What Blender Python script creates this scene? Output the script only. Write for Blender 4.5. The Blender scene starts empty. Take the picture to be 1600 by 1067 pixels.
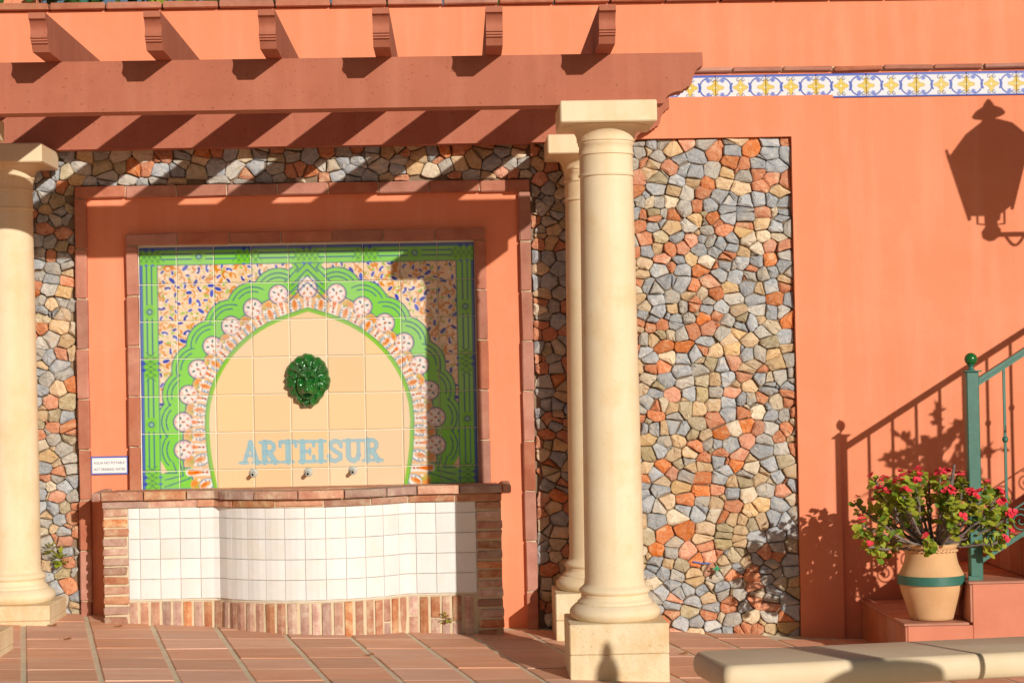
import bpy, math, random
import numpy as np
from mathutils import Vector, Matrix
R = math.radians
rnd = random.Random(7)
nrs = np.random.RandomState(5)
SC = bpy.context.scene
COL = SC.collection

# ------------------------------------------------------------------ camera
FPX = 3150.0
CAM = Vector((0.0, -11.0, 1.412))
YAW, PITCH, ROLL = R(1.55), R(0.94), R(1.1)
Fv = Vector((math.sin(YAW) * math.cos(PITCH), math.cos(YAW) * math.cos(PITCH), math.sin(PITCH)))
R0 = Vector((math.cos(YAW), -math.sin(YAW), 0))
U0 = R0.cross(Fv)
Rv = R0 * math.cos(ROLL) - U0 * math.sin(ROLL)
Uv = U0 * math.cos(ROLL) + R0 * math.sin(ROLL)
cam = bpy.data.cameras.new('camera')
cam.sensor_fit = 'HORIZONTAL'; cam.sensor_width = 36.0; cam.lens = FPX / 1600 * 36
cam.clip_start = 0.1; cam.clip_end = 500
camo = bpy.data.objects.new('camera', cam); COL.objects.link(camo)
camo.matrix_world = Matrix(((Rv.x, Uv.x, -Fv.x, CAM.x), (Rv.y, Uv.y, -Fv.y, CAM.y), (Rv.z, Uv.z, -Fv.z, CAM.z), (0, 0, 0, 1)))
SC.camera = camo

def at(px, py, Y):
    d = Fv * FPX + Rv * (px - 800) - Uv * (py - 533.5)
    return CAM + d * ((Y - CAM.y) / d.y)

# ------------------------------------------------------------------ light
SUN = Vector((0.48, -1.0, 0.352)).normalized()          # towards the sun
w = bpy.data.worlds.new('World'); SC.world = w; w.use_nodes = True
nt = w.node_tree; nt.nodes.clear()
sky = nt.nodes.new('ShaderNodeTexSky'); sky.sky_type = 'NISHITA'; sky.sun_disc = False
sky.sun_elevation = math.asin(SUN.z)
sky.sun_rotation = math.atan2(SUN.x, SUN.y)
sky.altitude = 0; sky.air_density = 1.0; sky.dust_density = 1.0; sky.ozone_density = 1.0
bg = nt.nodes.new('ShaderNodeBackground'); bg.inputs['Strength'].default_value = 0.05
wo = nt.nodes.new('ShaderNodeOutputWorld')
nt.links.new(sky.outputs[0], bg.inputs[0]); nt.links.new(bg.outputs[0], wo.inputs[0])
sun = bpy.data.lights.new('sun', 'SUN'); sun.energy = 5.0; sun.angle = R(0.53); sun.color = (1.0, 0.945, 0.86)
suno = bpy.data.objects.new('sun', sun); COL.objects.link(suno)
suno.rotation_euler = (-SUN).to_track_quat('-Z', 'Y').to_euler()
SC.view_settings.view_transform = 'Standard'; SC.view_settings.look = 'None'
SC.view_settings.exposure = -0.38; SC.view_settings.gamma = 1.0; SC.view_settings.use_curve_mapping = False

# ------------------------------------------------------------------ helpers
WORLD = {}
def lin(c):
    return tuple(((v / 255) / 12.92 if v / 255 <= 0.04045 else ((v / 255 + 0.055) / 1.055) ** 2.4) for v in c)

def thing(name, label, cat, loc=(0, 0, 0), group=None, kind=None):
    o = bpy.data.objects.new(name, None); COL.objects.link(o); o.empty_display_size = 0.1
    o.location = loc; WORLD[o] = Vector(loc)
    tag(o, label, cat, group, kind); return o

def tag(o, label=None, cat=None, group=None, kind=None):
    if label: o['label'] = label
    if cat: o['category'] = cat
    if group: o['group'] = group
    if kind: o['kind'] = kind
    return o

def mesh_of(name, verts, faces, mat=None, smooth=False):
    me = bpy.data.meshes.new(name)
    me.from_pydata([tuple(v) for v in verts], [], [tuple(f) for f in faces]); me.update()
    if mat: me.materials.append(mat)
    if smooth: me.polygons.foreach_set('use_smooth', [True] * len(me.polygons))
    return me

def put(name, me, parent=None, loc=(0, 0, 0), rot=(0, 0, 0), mat=None):
    o = bpy.data.objects.new(name, me); COL.objects.link(o)
    loc = Vector(loc); WORLD[o] = loc.copy()
    if parent is not None:
        o.parent = parent; loc = loc - WORLD[parent]
    o.location = loc; o.rotation_euler = rot
    if mat is not None:
        if len(me.materials) == 0: me.materials.append(mat)
    return o

def build(name, verts, faces, mat, parent=None, smooth=False, origin=None):
    vs = [Vector(v) for v in verts]
    if origin is None:
        lo = Vector([min(v[i] for v in vs) for i in range(3)]); hi = Vector([max(v[i] for v in vs) for i in range(3)])
        c = (lo + hi) / 2; c.z = lo.z
    else: c = Vector(origin)
    me = mesh_of(name, [v - c for v in vs], faces, mat, smooth)
    return put(name, me, parent, c)

def sharp(o, ang=35):
    me = o.data
    me.polygons.foreach_set('use_smooth', [True] * len(me.polygons))
    try: me.set_sharp_from_angle(angle=R(ang))
    except Exception: pass
    return o

class MB:
    def __init__(s): s.v = []; s.f = []
    def add(s, v, f):
        b = len(s.v); s.v += [Vector(p) for p in v]; s.f += [tuple(i + b for i in q) for q in f]; return s
    def box(s, x0, x1, y0, y1, z0, z1, ch=0.0):
        return s.add(*boxvf(x0, x1, y0, y1, z0, z1, ch))
    def tube(s, pts, rad, n=8, cap=True):
        return s.add(*tubevf(pts, rad, n, cap))
    def lathe(s, prof, n=32, c=(0, 0, 0)):
        return s.add(*lathevf(prof, n, c))
    def build(s, name, mat, parent=None, smooth=False, origin=None, ang=None):
        o = build(name, s.v, s.f, mat, parent, smooth, origin)
        if ang: sharp(o, ang)
        return o

def boxvf(x0, x1, y0, y1, z0, z1, ch=0.0):
    if ch <= 0:
        v = [(x, y, z) for z in (z0, z1) for y in (y0, y1) for x in (x0, x1)]
        return v, [(0, 2, 3, 1), (4, 5, 7, 6), (0, 1, 5, 4), (2, 6, 7, 3), (0, 4, 6, 2), (1, 3, 7, 5)]
    c = [(x0 + x1) / 2, (y0 + y1) / 2, (z0 + z1) / 2]; h = [(x1 - x0) / 2, (y1 - y0) / 2, (z1 - z0) / 2]
    v = []; idx = {}
    for sx in (-1, 1):
        for sy in (-1, 1):
            for sz in (-1, 1):
                s = (sx, sy, sz)
                for a in range(3):
                    p = [c[i] + s[i] * (h[i] - (0 if i == a else ch)) for i in range(3)]
                    idx[(s, a)] = len(v); v.append(tuple(p))
    f = []
    def fix(q):
        pts = [Vector(v[i]) for i in q]; n = (pts[1] - pts[0]).cross(pts[2] - pts[0]); m = sum(pts, Vector()) / len(pts) - Vector(c)
        return tuple(q) if n.dot(m) > 0 else tuple(reversed(q))
    for a in range(3):
        b, d = (a + 1) % 3, (a + 2) % 3
        for sg in (-1, 1):
            q = []
            for (sb, sd) in ((-1, -1), (1, -1), (1, 1), (-1, 1)):
                s = [0, 0, 0]; s[a] = sg; s[b] = sb; s[d] = sd; q.append(idx[(tuple(s), a)])
            f.append(fix(q))
        for sb in (-1, 1):
            for sd in (-1, 1):
                s1 = [0, 0, 0]; s1[a] = -1; s1[b] = sb; s1[d] = sd; s2 = list(s1); s2[a] = 1
                f.append(fix([idx[(tuple(s1), b)], idx[(tuple(s2), b)], idx[(tuple(s2), d)], idx[(tuple(s1), d)]]))
    for sx in (-1, 1):
        for sy in (-1, 1):
            for sz in (-1, 1):
                f.append(fix([idx[((sx, sy, sz), a)] for a in range(3)]))
    return v, f

def lathevf(prof, n=32, c=(0, 0, 0)):
    v = []; f = []; c = Vector(c)
    for (r, z) in prof:
        for i in range(n):
            a = 2 * math.pi * i / n
            v.append((c.x + r * math.cos(a), c.y + r * math.sin(a), c.z + z))
    m = len(prof)
    for j in range(m - 1):
        for i in range(n):
            k = (i + 1) % n
            f.append((j * n + i, j * n + k, (j + 1) * n + k, (j + 1) * n + i))
    f.append(tuple(range(n - 1, -1, -1))); f.append(tuple((m - 1) * n + i for i in range(n)))
    return v, f

def tubevf(pts, rad, n=8, cap=True):
    pts = [Vector(p) for p in pts]; m = len(pts)
    if not hasattr(rad, '__len__'): rad = [rad] * m
    v = []; f = []; up = None
    for j in range(m):
        t = (pts[min(j + 1, m - 1)] - pts[max(j - 1, 0)]).normalized()
        if up is None:
            up = t.orthogonal().normalized()
        else:
            up = (up - t * up.dot(t)).normalized()
        b = t.cross(up)
        for i in range(n):
            a = 2 * math.pi * i / n
            v.append(pts[j] + (up * math.cos(a) + b * math.sin(a)) * rad[j])
    for j in range(m - 1):
        for i in range(n):
            k = (i + 1) % n
            f.append((j * n + i, j * n + k, (j + 1) * n + k, (j + 1) * n + i))
    if cap:
        f.append(tuple(range(n - 1, -1, -1))); f.append(tuple((m - 1) * n + i for i in range(n)))
    return v, f

def extrude_xz(poly, y0, y1):
    n = len(poly); v = [(x, y0, z) for x, z in poly] + [(x, y1, z) for x, z in poly]
    area = sum(poly[i][0] * poly[(i + 1) % n][1] - poly[(i + 1) % n][0] * poly[i][1] for i in range(n))
    f = [tuple(range(n)), tuple(range(2 * n - 1, n - 1, -1))] + [(i, i + n, (i + 1) % n + n, (i + 1) % n) for i in range(n)]
    if area < 0: f = [tuple(reversed(q)) for q in f]
    return v, f

# ------------------------------------------------------------------ materials
def nodes(name):
    m = bpy.data.materials.new(name); m.use_nodes = True; t = m.node_tree; t.nodes.clear()
    o = t.nodes.new('ShaderNodeOutputMaterial'); b = t.nodes.new('ShaderNodeBsdfPrincipled')
    t.links.new(b.outputs[0], o.inputs[0]); return m, t, b

def N(t, kind, **kw):
    n = t.nodes.new('ShaderNode' + kind)
    for k, v in kw.items():
        if hasattr(n, k): setattr(n, k, v)
        else: n.inputs[k].default_value = v
    return n

def mat(name, c, c2=None, scale=6, rough=0.8, bump=0.15, bscale=60, spec=0.3, vary=0.0, objvar=0.0, stretch=(1, 1, 1), c3=None, s3=1.2, f3=0.5, metal=0.0, coat=0.0, bdist=0.004, coords='Object', streak=None, fs=0.35, speck=0.0):
    """mottled surface: two noise-mixed colours, an optional third large-scale stain, per-object brightness, fine relief"""
    m, t, b = nodes(name); L = t.links.new
    tc = N(t, 'TexCoord'); mp = N(t, 'Mapping'); mp.inputs['Scale'].default_value = stretch
    if coords == 'World':
        ge = N(t, 'NewGeometry'); L(ge.outputs['Position'], mp.inputs[0])
    else: L(tc.outputs['Object'], mp.inputs[0])
    oi = N(t, 'ObjectInfo')
    off = N(t, 'VectorMath', operation='ADD'); L(mp.outputs[0], off.inputs[0])
    mul = N(t, 'Math', operation='MULTIPLY'); L(oi.outputs['Random'], mul.inputs[0]); mul.inputs[1].default_value = 37.0 if coords != 'World' else 0.0
    L(mul.outputs[0], off.inputs[1])
    n1 = N(t, 'TexNoise'); n1.inputs['Scale'].default_value = scale; n1.inputs['Detail'].default_value = 6; n1.inputs['Roughness'].default_value = 0.62
    L(off.outputs[0], n1.inputs['Vector'])
    rp = N(t, 'ValToRGB'); rp.color_ramp.elements[0].position = 0.34; rp.color_ramp.elements[1].position = 0.68
    rp.color_ramp.elements[0].color = (*c, 1); rp.color_ramp.elements[1].color = (*(c2 or c), 1)
    L(n1.outputs[0], rp.inputs[0]); out = rp.outputs[0]
    if c3:
        n3 = N(t, 'TexNoise'); n3.inputs['Scale'].default_value = s3; n3.inputs['Detail'].default_value = 5; n3.inputs['Roughness'].default_value = 0.7
        L(off.outputs[0], n3.inputs['Vector'])
        r3 = N(t, 'ValToRGB'); r3.color_ramp.elements[0].position = 0.5; r3.color_ramp.elements[1].position = 0.72
        r3.color_ramp.elements[0].color = (0, 0, 0, 1); r3.color_ramp.elements[1].color = (f3, f3, f3, 1)
        L(n3.outputs[0], r3.inputs[0])
        mx = N(t, 'MixRGB'); L(r3.outputs[0], mx.inputs[0]); L(out, mx.inputs[1]); mx.inputs[2].default_value = (*c3, 1); out = mx.outputs[0]
    if streak:              # rain streaks running down the surface
        sm = N(t, 'Mapping'); sm.inputs['Scale'].default_value = (9, 9, .7); L(off.outputs[0], sm.inputs[0])
        n4 = N(t, 'TexNoise'); n4.inputs['Scale'].default_value = 1.0; n4.inputs['Detail'].default_value = 7; n4.inputs['Roughness'].default_value = .6; L(sm.outputs[0], n4.inputs['Vector'])
        r4 = N(t, 'ValToRGB'); r4.color_ramp.elements[0].position = .47; r4.color_ramp.elements[1].position = .75; r4.color_ramp.elements[0].color = (0, 0, 0, 1); r4.color_ramp.elements[1].color = (fs, fs, fs, 1); L(n4.outputs[0], r4.inputs[0])
        mx = N(t, 'MixRGB'); L(r4.outputs[0], mx.inputs[0]); L(out, mx.inputs[1]); mx.inputs[2].default_value = (*streak, 1); out = mx.outputs[0]
    if speck:               # pits and specks
        n5 = N(t, 'TexNoise'); n5.inputs['Scale'].default_value = 75; n5.inputs['Detail'].default_value = 2; L(off.outputs[0], n5.inputs['Vector'])
        r5 = N(t, 'ValToRGB'); r5.color_ramp.elements[0].position = .26; r5.color_ramp.elements[1].position = .34; r5.color_ramp.elements[0].color = (1 - speck,) * 3 + (1,); r5.color_ramp.elements[1].color = (1, 1, 1, 1); L(n5.outputs[0], r5.inputs[0])
        mx = N(t, 'MixRGB', blend_type='MULTIPLY'); mx.inputs[0].default_value = 1; L(out, mx.inputs[1]); L(r5.outputs[0], mx.inputs[2]); out = mx.outputs[0]
    if objvar > 0:
        hs = N(t, 'HueSaturation'); L(out, hs.inputs['Color'])
        mr = N(t, 'MapRange'); L(oi.outputs['Random'], mr.inputs[0]); mr.inputs[3].default_value = 1 - objvar; mr.inputs[4].default_value = 1 + objvar
        L(mr.outputs[0], hs.inputs['Value'])
        w2 = N(t, 'Math', operation='MULTIPLY'); L(oi.outputs['Random'], w2.inputs[0]); w2.inputs[1].default_value = 7.31
        fr = N(t, 'Math', operation='FRACT'); L(w2.outputs[0], fr.inputs[0])
        m2 = N(t, 'MapRange'); L(fr.outputs[0], m2.inputs[0]); m2.inputs[3].default_value = 1 - objvar * 1.1; m2.inputs[4].default_value = 1 + objvar * 0.7
        L(m2.outputs[0], hs.inputs['Saturation']); out = hs.outputs[0]
    L(out, b.inputs['Base Color'])
    b.inputs['Roughness'].default_value = rough; b.inputs['Specular IOR Level'].default_value = spec; b.inputs['Metallic'].default_value = metal
    if coat: b.inputs['Coat Weight'].default_value = coat; b.inputs['Coat Roughness'].default_value = 0.08
    if bump > 0:
        n2 = N(t, 'TexNoise'); n2.inputs['Scale'].default_value = bscale; n2.inputs['Detail'].default_value = 5; n2.inputs['Roughness'].default_value = 0.65
        L(off.outputs[0], n2.inputs['Vector'])
        bp = N(t, 'Bump'); bp.inputs['Strength'].default_value = bump; bp.inputs['Distance'].default_value = bdist
        L(n2.outputs[0], bp.inputs['Height']); L(bp.outputs[0], b.inputs['Normal'])
    return m

def matcol(name, rough=0.18, tint=0.05):
    """painted glazed tile: colour attribute, slight per-tile tint, glossy"""
    m, t, b = nodes(name); L = t.links.new
    a = N(t, 'Attribute'); a.attribute_name = 'Col'
    oi = N(t, 'ObjectInfo'); hs = N(t, 'HueSaturation')
    mr = N(t, 'MapRange'); L(oi.outputs['Random'], mr.inputs[0]); mr.inputs[3].default_value = 1 - tint; mr.inputs[4].default_value = 1 + tint * 0.5
    L(mr.outputs[0], hs.inputs['Value']); L(a.outputs['Color'], hs.inputs['Color'])
    w2 = N(t, 'Math', operation='MULTIPLY'); L(oi.outputs['Random'], w2.inputs[0]); w2.inputs[1].default_value = 9.7
    fr = N(t, 'Math', operation='FRACT'); L(w2.outputs[0], fr.inputs[0])
    m2 = N(t, 'MapRange'); L(fr.outputs[0], m2.inputs[0]); m2.inputs[3].default_value = 1 - tint * 2.2; m2.inputs[4].default_value = 1 + tint * 2
    L(m2.outputs[0], hs.inputs['Saturation'])
    L(hs.outputs[0], b.inputs['Base Color']); b.inputs['Roughness'].default_value = rough; b.inputs['Specular IOR Level'].default_value = 0.35
    tc = N(t, 'TexCoord'); n2 = N(t, 'TexNoise'); n2.inputs['Scale'].default_value = 14; L(tc.outputs['Object'], n2.inputs['Vector'])
    bp = N(t, 'Bump'); bp.inputs['Strength'].default_value = 0.08; bp.inputs['Distance'].default_value = 0.004
    L(n2.outputs[0], bp.inputs['Height']); L(bp.outputs[0], b.inputs['Normal'])
    return m

M = {}
M['coral'] = mat('coral_stucco', (0.79, 0.262, 0.135), (0.82, 0.285, 0.150), 2.2, 0.92, 0.4, 17, 0.15, c3=(0.86, 0.335, 0.19), s3=1.6, f3=0.55, coords='World', bdist=0.006, streak=(0.88, 0.37, 0.225), fs=0.5, speck=.12)
M['coral_upper'] = mat('coral_stucco_upper', (0.82, 0.275, 0.135), (0.85, 0.30, 0.155), 1.6, 0.92, 0.2, 30, 0.15, c3=(0.89, 0.385, 0.235), s3=0.8, f3=0.75, coords='World', bdist=0.006)
M['coral_dull'] = mat('pink_render', (0.60, 0.215, 0.13), (0.66, 0.25, 0.155), 5, 0.9, 0.25, 50, 0.2, c3=(0.45, 0.16, 0.10), s3=3, f3=0.35, coords='World')
M['beam'] = mat('painted_beam', (0.40, 0.125, 0.07), (0.46, 0.155, 0.09), 5, 0.75, 0.25, 45, 0.25, c3=(0.33, 0.095, 0.055), s3=2.5, f3=0.6, coords='World', streak=(0.52, 0.20, 0.125), fs=.5, speck=.4)
M['cream'] = mat('cream_stone', (0.79, 0.635, 0.41), (0.83, 0.69, 0.47), 4, 0.8, 0.2, 70, 0.25, c3=(0.74, 0.52, 0.25), s3=3.6, f3=0.75, coords='World', streak=(0.70, 0.50, 0.25), fs=.5, speck=.12)
M['pedestal'] = mat('pedestal_stone', (0.74, 0.58, 0.35), (0.80, 0.67, 0.45), 9, 0.85, 0.5, 60, 0.25, c3=(0.66, 0.43, 0.18), s3=5, f3=0.8, coords='World', bdist=0.006, streak=(0.60, 0.38, 0.16), fs=.5, speck=.25)
M['bench'] = mat('bench_stone', (0.74, 0.575, 0.37), (0.80, 0.645, 0.44), 5, 0.6, 0.2, 80, 0.3, c3=(0.64, 0.48, 0.27), s3=2.2, f3=0.4)
M['brick'] = mat('rough_brick', (0.42, 0.145, 0.085), (0.58, 0.27, 0.165), 9, 0.9, 0.6, 70, 0.2, objvar=0.2, c3=(0.62, 0.42, 0.27), s3=7, f3=0.7)
M['brick_old'] = mat('weathered_brick', (0.42, 0.165, 0.10), (0.60, 0.34, 0.21), 14, 0.92, 0.9, 60, 0.2, objvar=0.28, c3=(0.68, 0.52, 0.34), s3=10, f3=0.95, bdist=0.006)
M['brick_frame'] = mat('frame_brick', (0.40, 0.15, 0.095), (0.52, 0.215, 0.14), 8, 0.9, 0.5, 60, 0.2, objvar=0.14, c3=(0.56, 0.30, 0.19), s3=6, f3=0.5)
M['mortar'] = mat('mortar', (0.60, 0.48, 0.31), (0.70, 0.58, 0.40), 18, 0.95, 0.6, 90, 0.1)
M['joint'] = mat('floor_joint', (0.64, 0.54, 0.37), (0.74, 0.64, 0.47), 14, 0.95, 0.5, 90, 0.1, coords='World')
M['gapdark'] = mat('stone_backing', (0.22, 0.15, 0.095), (0.32, 0.23, 0.15), 12, 0.95, 0.5, 40, 0.1)
M['paver'] = mat('terracotta_paver', (0.68, 0.345, 0.21), (0.76, 0.43, 0.28), 3, 0.7, 0.3, 30, 0.25, objvar=0.11, stretch=(1, 5, 1), c3=(0.68, 0.46, 0.34), s3=2.5, f3=0.6, speck=.3)
M['ground'] = mat('plaza_ground', (0.36, 0.17, 0.11), (0.45, 0.23, 0.15), 2, 0.75, 0.2, 30, 0.3, coords='World')
M['riser'] = mat('riser_tile', (0.44, 0.145, 0.07), (0.54, 0.20, 0.10), 6, 0.55, 0.25, 40, 0.4, objvar=0.12, c3=(0.36, 0.12, 0.07), s3=4, f3=0.5)
M['white'] = mat('white_glazed_tile', (0.76, 0.755, 0.72), (0.80, 0.795, 0.765), 8, 0.22, 0.04, 30, 0.4, objvar=0.04, c3=(0.74, 0.66, 0.50), s3=5, f3=0.4)
M['grout'] = mat('grout', (0.62, 0.55, 0.42), (0.70, 0.64, 0.52), 20, 0.95, 0.2, 90, 0.1)
M['grout_white'] = mat('mural_grout', (0.78, 0.74, 0.62), (0.82, 0.78, 0.68), 20, 0.95, 0.1, 90, 0.1)
M['paint_tile'] = matcol('painted_tile', 0.22, 0.06)
M['band_tile'] = matcol('band_tile', 0.25, 0.02)
M['iron'] = mat('green_painted_iron', (0.028, 0.125, 0.088), (0.04, 0.16, 0.115), 12, 0.42, 0.12, 60, 0.5, c3=(0.07, 0.20, 0.15), s3=9, f3=0.4)
M['ball'] = mat('green_gloss_ball', (0.012, 0.11, 0.022), (0.02, 0.14, 0.03), 10, 0.2, 0.05, 60, 0.5)
M['black_iron'] = mat('black_iron', (0.02, 0.02, 0.02), (0.035, 0.033, 0.03), 12, 0.5, 0.15, 60, 0.5)
M['frost'] = mat('frosted_lantern_pane', (0.55, 0.53, 0.48), (0.62, 0.60, 0.54), 6, 0.35, 0.0, 60, 0.4)
M['pot'] = mat('terracotta_pot', (0.62, 0.36, 0.17), (0.70, 0.43, 0.22), 5, 0.85, 0.25, 60, 0.2, c3=(0.74, 0.52, 0.32), s3=4, f3=0.6)
M['glaze'] = mat('green_glaze', (0.006, 0.085, 0.010), (0.012, 0.15, 0.018), 22, 0.24, 0.25, 60, 0.5, coat=0.2, c3=(0.07, 0.11, 0.055), s3=14, f3=0.8)
M['pipe'] = mat('spout_metal', (0.40, 0.42, 0.37), (0.52, 0.52, 0.46), 20, 0.6, 0.1, 60, 0.4, metal=0.15)
M['hole'] = mat('spout_hole', (0.01, 0.01, 0.01), None, 5, 0.9, 0, 10, 0.1)
M['soil'] = mat('soil', (0.05, 0.032, 0.02), (0.09, 0.06, 0.04), 30, 0.95, 0.8, 60, 0.1)
M['stem'] = mat('thorny_stem', (0.14, 0.10, 0.08), (0.27, 0.22, 0.195), 30, 0.85, 0.6, 120, 0.2)
M['spine'] = mat('pale_spines', (0.42, 0.37, 0.34), (0.55, 0.50, 0.46), 30, 0.8, 0, 60, 0.2)
def leafy(m, w):
    t = m.node_tree; b = [n for n in t.nodes if n.type == 'BSDF_PRINCIPLED'][0]; o = [n for n in t.nodes if n.type == 'OUTPUT_MATERIAL'][0]
    tr = N(t, 'BsdfTranslucent'); mx = N(t, 'MixShader'); mx.inputs[0].default_value = w
    src = b.inputs['Base Color'].links[0].from_socket; t.links.new(src, tr.inputs[0]); t.links.new(b.outputs[0], mx.inputs[1]); t.links.new(tr.outputs[0], mx.inputs[2]); t.links.new(mx.outputs[0], o.inputs[0]); return m
M['leaf'] = leafy(mat('leaf', (0.29, 0.38, 0.03), (0.48, 0.51, 0.06), 16, 0.45, 0, 60, 0.4, c3=(0.62, 0.42, 0.07), s3=9, f3=0.7), .3)
M['leaf_dark'] = mat('dark_leaf', (0.03, 0.075, 0.015), (0.07, 0.13, 0.025), 10, 0.5, 0, 60, 0.4)
M['leaf_mid'] = leafy(mat('mid_leaf', (0.12, 0.22, 0.02), (0.22, 0.32, 0.03), 14, 0.45, 0, 60, 0.4), .3)
M['flower'] = mat('red_flower', (0.74, 0.03, 0.05), (0.82, 0.07, 0.10), 18, 0.55, 0, 60, 0.3)
M['sign'] = mat('plaque_white', (0.80, 0.80, 0.80), (0.84, 0.84, 0.84), 8, 0.25, 0, 60, 0.4)
M['blue'] = mat('plaque_blue', (0.12, 0.14, 0.42), (0.16, 0.19, 0.5), 8, 0.3, 0, 60, 0.4)
M['ink'] = mat('plaque_ink', (0.16, 0.17, 0.22), None, 8, 0.5, 0, 60, 0.3)
M['dry'] = mat('dry_leaf', (0.30, 0.13, 0.05), (0.45, 0.24, 0.10), 30, 0.85, 0, 60, 0.2)
M['water'] = mat('still_water', (0.05, 0.06, 0.05), (0.06, 0.07, 0.06), 4, 0.05, 0.05, 8, 0.5)
M['tapgreen'] = mat('tap_green', (0.02, 0.32, 0.14), None, 8, 0.4, 0, 60, 0.5)
M['tapblue'] = mat('tap_blue', (0.08, 0.18, 0.55), None, 8, 0.4, 0, 60, 0.5)
def stone_mat(name, c, c2, c3, seedscale=10):
    """rock: mottled body, blotches of a second mineral, thin veins, hackly relief"""
    m, t, b = nodes(name); L = t.links.new
    tc = N(t, 'TexCoord'); oi = N(t, 'ObjectInfo'); mul = N(t, 'Math', operation='MULTIPLY'); L(oi.outputs['Random'], mul.inputs[0]); mul.inputs[1].default_value = 53.0
    off = N(t, 'VectorMath', operation='ADD'); ge = N(t, 'NewGeometry'); L(ge.outputs['Position'], off.inputs[0]); L(mul.outputs[0], off.inputs[1])
    def noise(sc, det=7, ro=.68, dist=0.0):
        n = N(t, 'TexNoise'); n.inputs['Scale'].default_value = sc; n.inputs['Detail'].default_value = det; n.inputs['Roughness'].default_value = ro; n.inputs['Distortion'].default_value = dist; L(off.outputs[0], n.inputs['Vector']); return n
    def ramp(src, p0, p1, c0, c1):
        r = N(t, 'ValToRGB'); r.color_ramp.elements[0].position = p0; r.color_ramp.elements[1].position = p1; r.color_ramp.elements[0].color = (*c0, 1); r.color_ramp.elements[1].color = (*c1, 1); L(src, r.inputs[0]); return r
    body = ramp(noise(28, 8, .72).outputs[0], .36, .64, c, c2)
    blot = ramp(noise(seedscale, 6, .65, .6).outputs[0], .55, .66, (0, 0, 0), (.75, .75, .75))
    mx = N(t, 'MixRGB'); L(blot.outputs[0], mx.inputs[0]); L(body.outputs[0], mx.inputs[1]); mx.inputs[2].default_value = (*c3, 1)
    vn = noise(16, 3, .5, 1.4); ab = N(t, 'Math', operation='SUBTRACT'); L(vn.outputs[0], ab.inputs[0]); ab.inputs[1].default_value = .5
    aa = N(t, 'Math', operation='ABSOLUTE'); L(ab.outputs[0], aa.inputs[0]); vr = ramp(aa.outputs[0], .0, .022, (.45, .45, .45), (0, 0, 0))
    m2 = N(t, 'MixRGB'); L(vr.outputs[0], m2.inputs[0]); L(mx.outputs[0], m2.inputs[1]); m2.inputs[2].default_value = (.66, .56, .42, 1)
    sp = ramp(noise(130, 3, .6).outputs[0], .30, .42, (.62, .58, .55), (1, 1, 1)); m3 = N(t, 'MixRGB', blend_type='MULTIPLY'); m3.inputs[0].default_value = .8; L(m2.outputs[0], m3.inputs[1]); L(sp.outputs[0], m3.inputs[2])
    hs = N(t, 'HueSaturation'); L(m3.outputs[0], hs.inputs['Color'])
    mr = N(t, 'MapRange'); L(oi.outputs['Random'], mr.inputs[0]); mr.inputs[3].default_value = .80; mr.inputs[4].default_value = 1.2; L(mr.outputs[0], hs.inputs['Value'])
    w2 = N(t, 'Math', operation='MULTIPLY'); L(oi.outputs['Random'], w2.inputs[0]); w2.inputs[1].default_value = 7.31; fr = N(t, 'Math', operation='FRACT'); L(w2.outputs[0], fr.inputs[0])
    m4 = N(t, 'MapRange'); L(fr.outputs[0], m4.inputs[0]); m4.inputs[3].default_value = .85; m4.inputs[4].default_value = 1.15; L(m4.outputs[0], hs.inputs['Saturation'])
    L(hs.outputs[0], b.inputs['Base Color']); b.inputs['Roughness'].default_value = .88; b.inputs['Specular IOR Level'].default_value = .2
    b1 = N(t, 'Bump'); b1.inputs['Strength'].default_value = .75; b1.inputs['Distance'].default_value = .009; L(noise(34, 8, .7).outputs[0], b1.inputs['Height'])
    L(b1.outputs[0], b.inputs['Normal']); return m
STONES = [
    stone_mat('stone_bluegrey', (0.31, 0.335, 0.36), (0.48, 0.49, 0.49), (0.56, 0.52, 0.45)),
    stone_mat('stone_grey', (0.38, 0.36, 0.325), (0.54, 0.50, 0.43), (0.60, 0.46, 0.31)),
    stone_mat('stone_tan', (0.56, 0.375, 0.20), (0.70, 0.51, 0.30), (0.60, 0.52, 0.41)),
    stone_mat('stone_cream', (0.62, 0.50, 0.34), (0.76, 0.66, 0.49), (0.68, 0.47, 0.28)),
    stone_mat('stone_rust', (0.57, 0.20, 0.092), (0.67, 0.30, 0.16), (0.72, 0.48, 0.30)),
    stone_mat('stone_olive', (0.38, 0.30, 0.17), (0.52, 0.43, 0.27), (0.60, 0.54, 0.42)),
]
STONE_W = [0.29, 0.14, 0.19, 0.08, 0.24, 0.06]

# ------------------------------------------------------------------ ground
def floor_z(x, y): return 0.054 - 0.052 * x + 0.006 * y
FN = Vector((0.052, -0.006, 1)).normalized()
gv = [(sx * 70, y, floor_z(sx * 70, y) - 0.035) for y in (-110, 0.2) for sx in (-1, 1)]
g = build('ground', gv, [(0, 1, 3, 2)], M['ground'], origin=(0, 0, 0)); tag(g, kind='structure')

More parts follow.
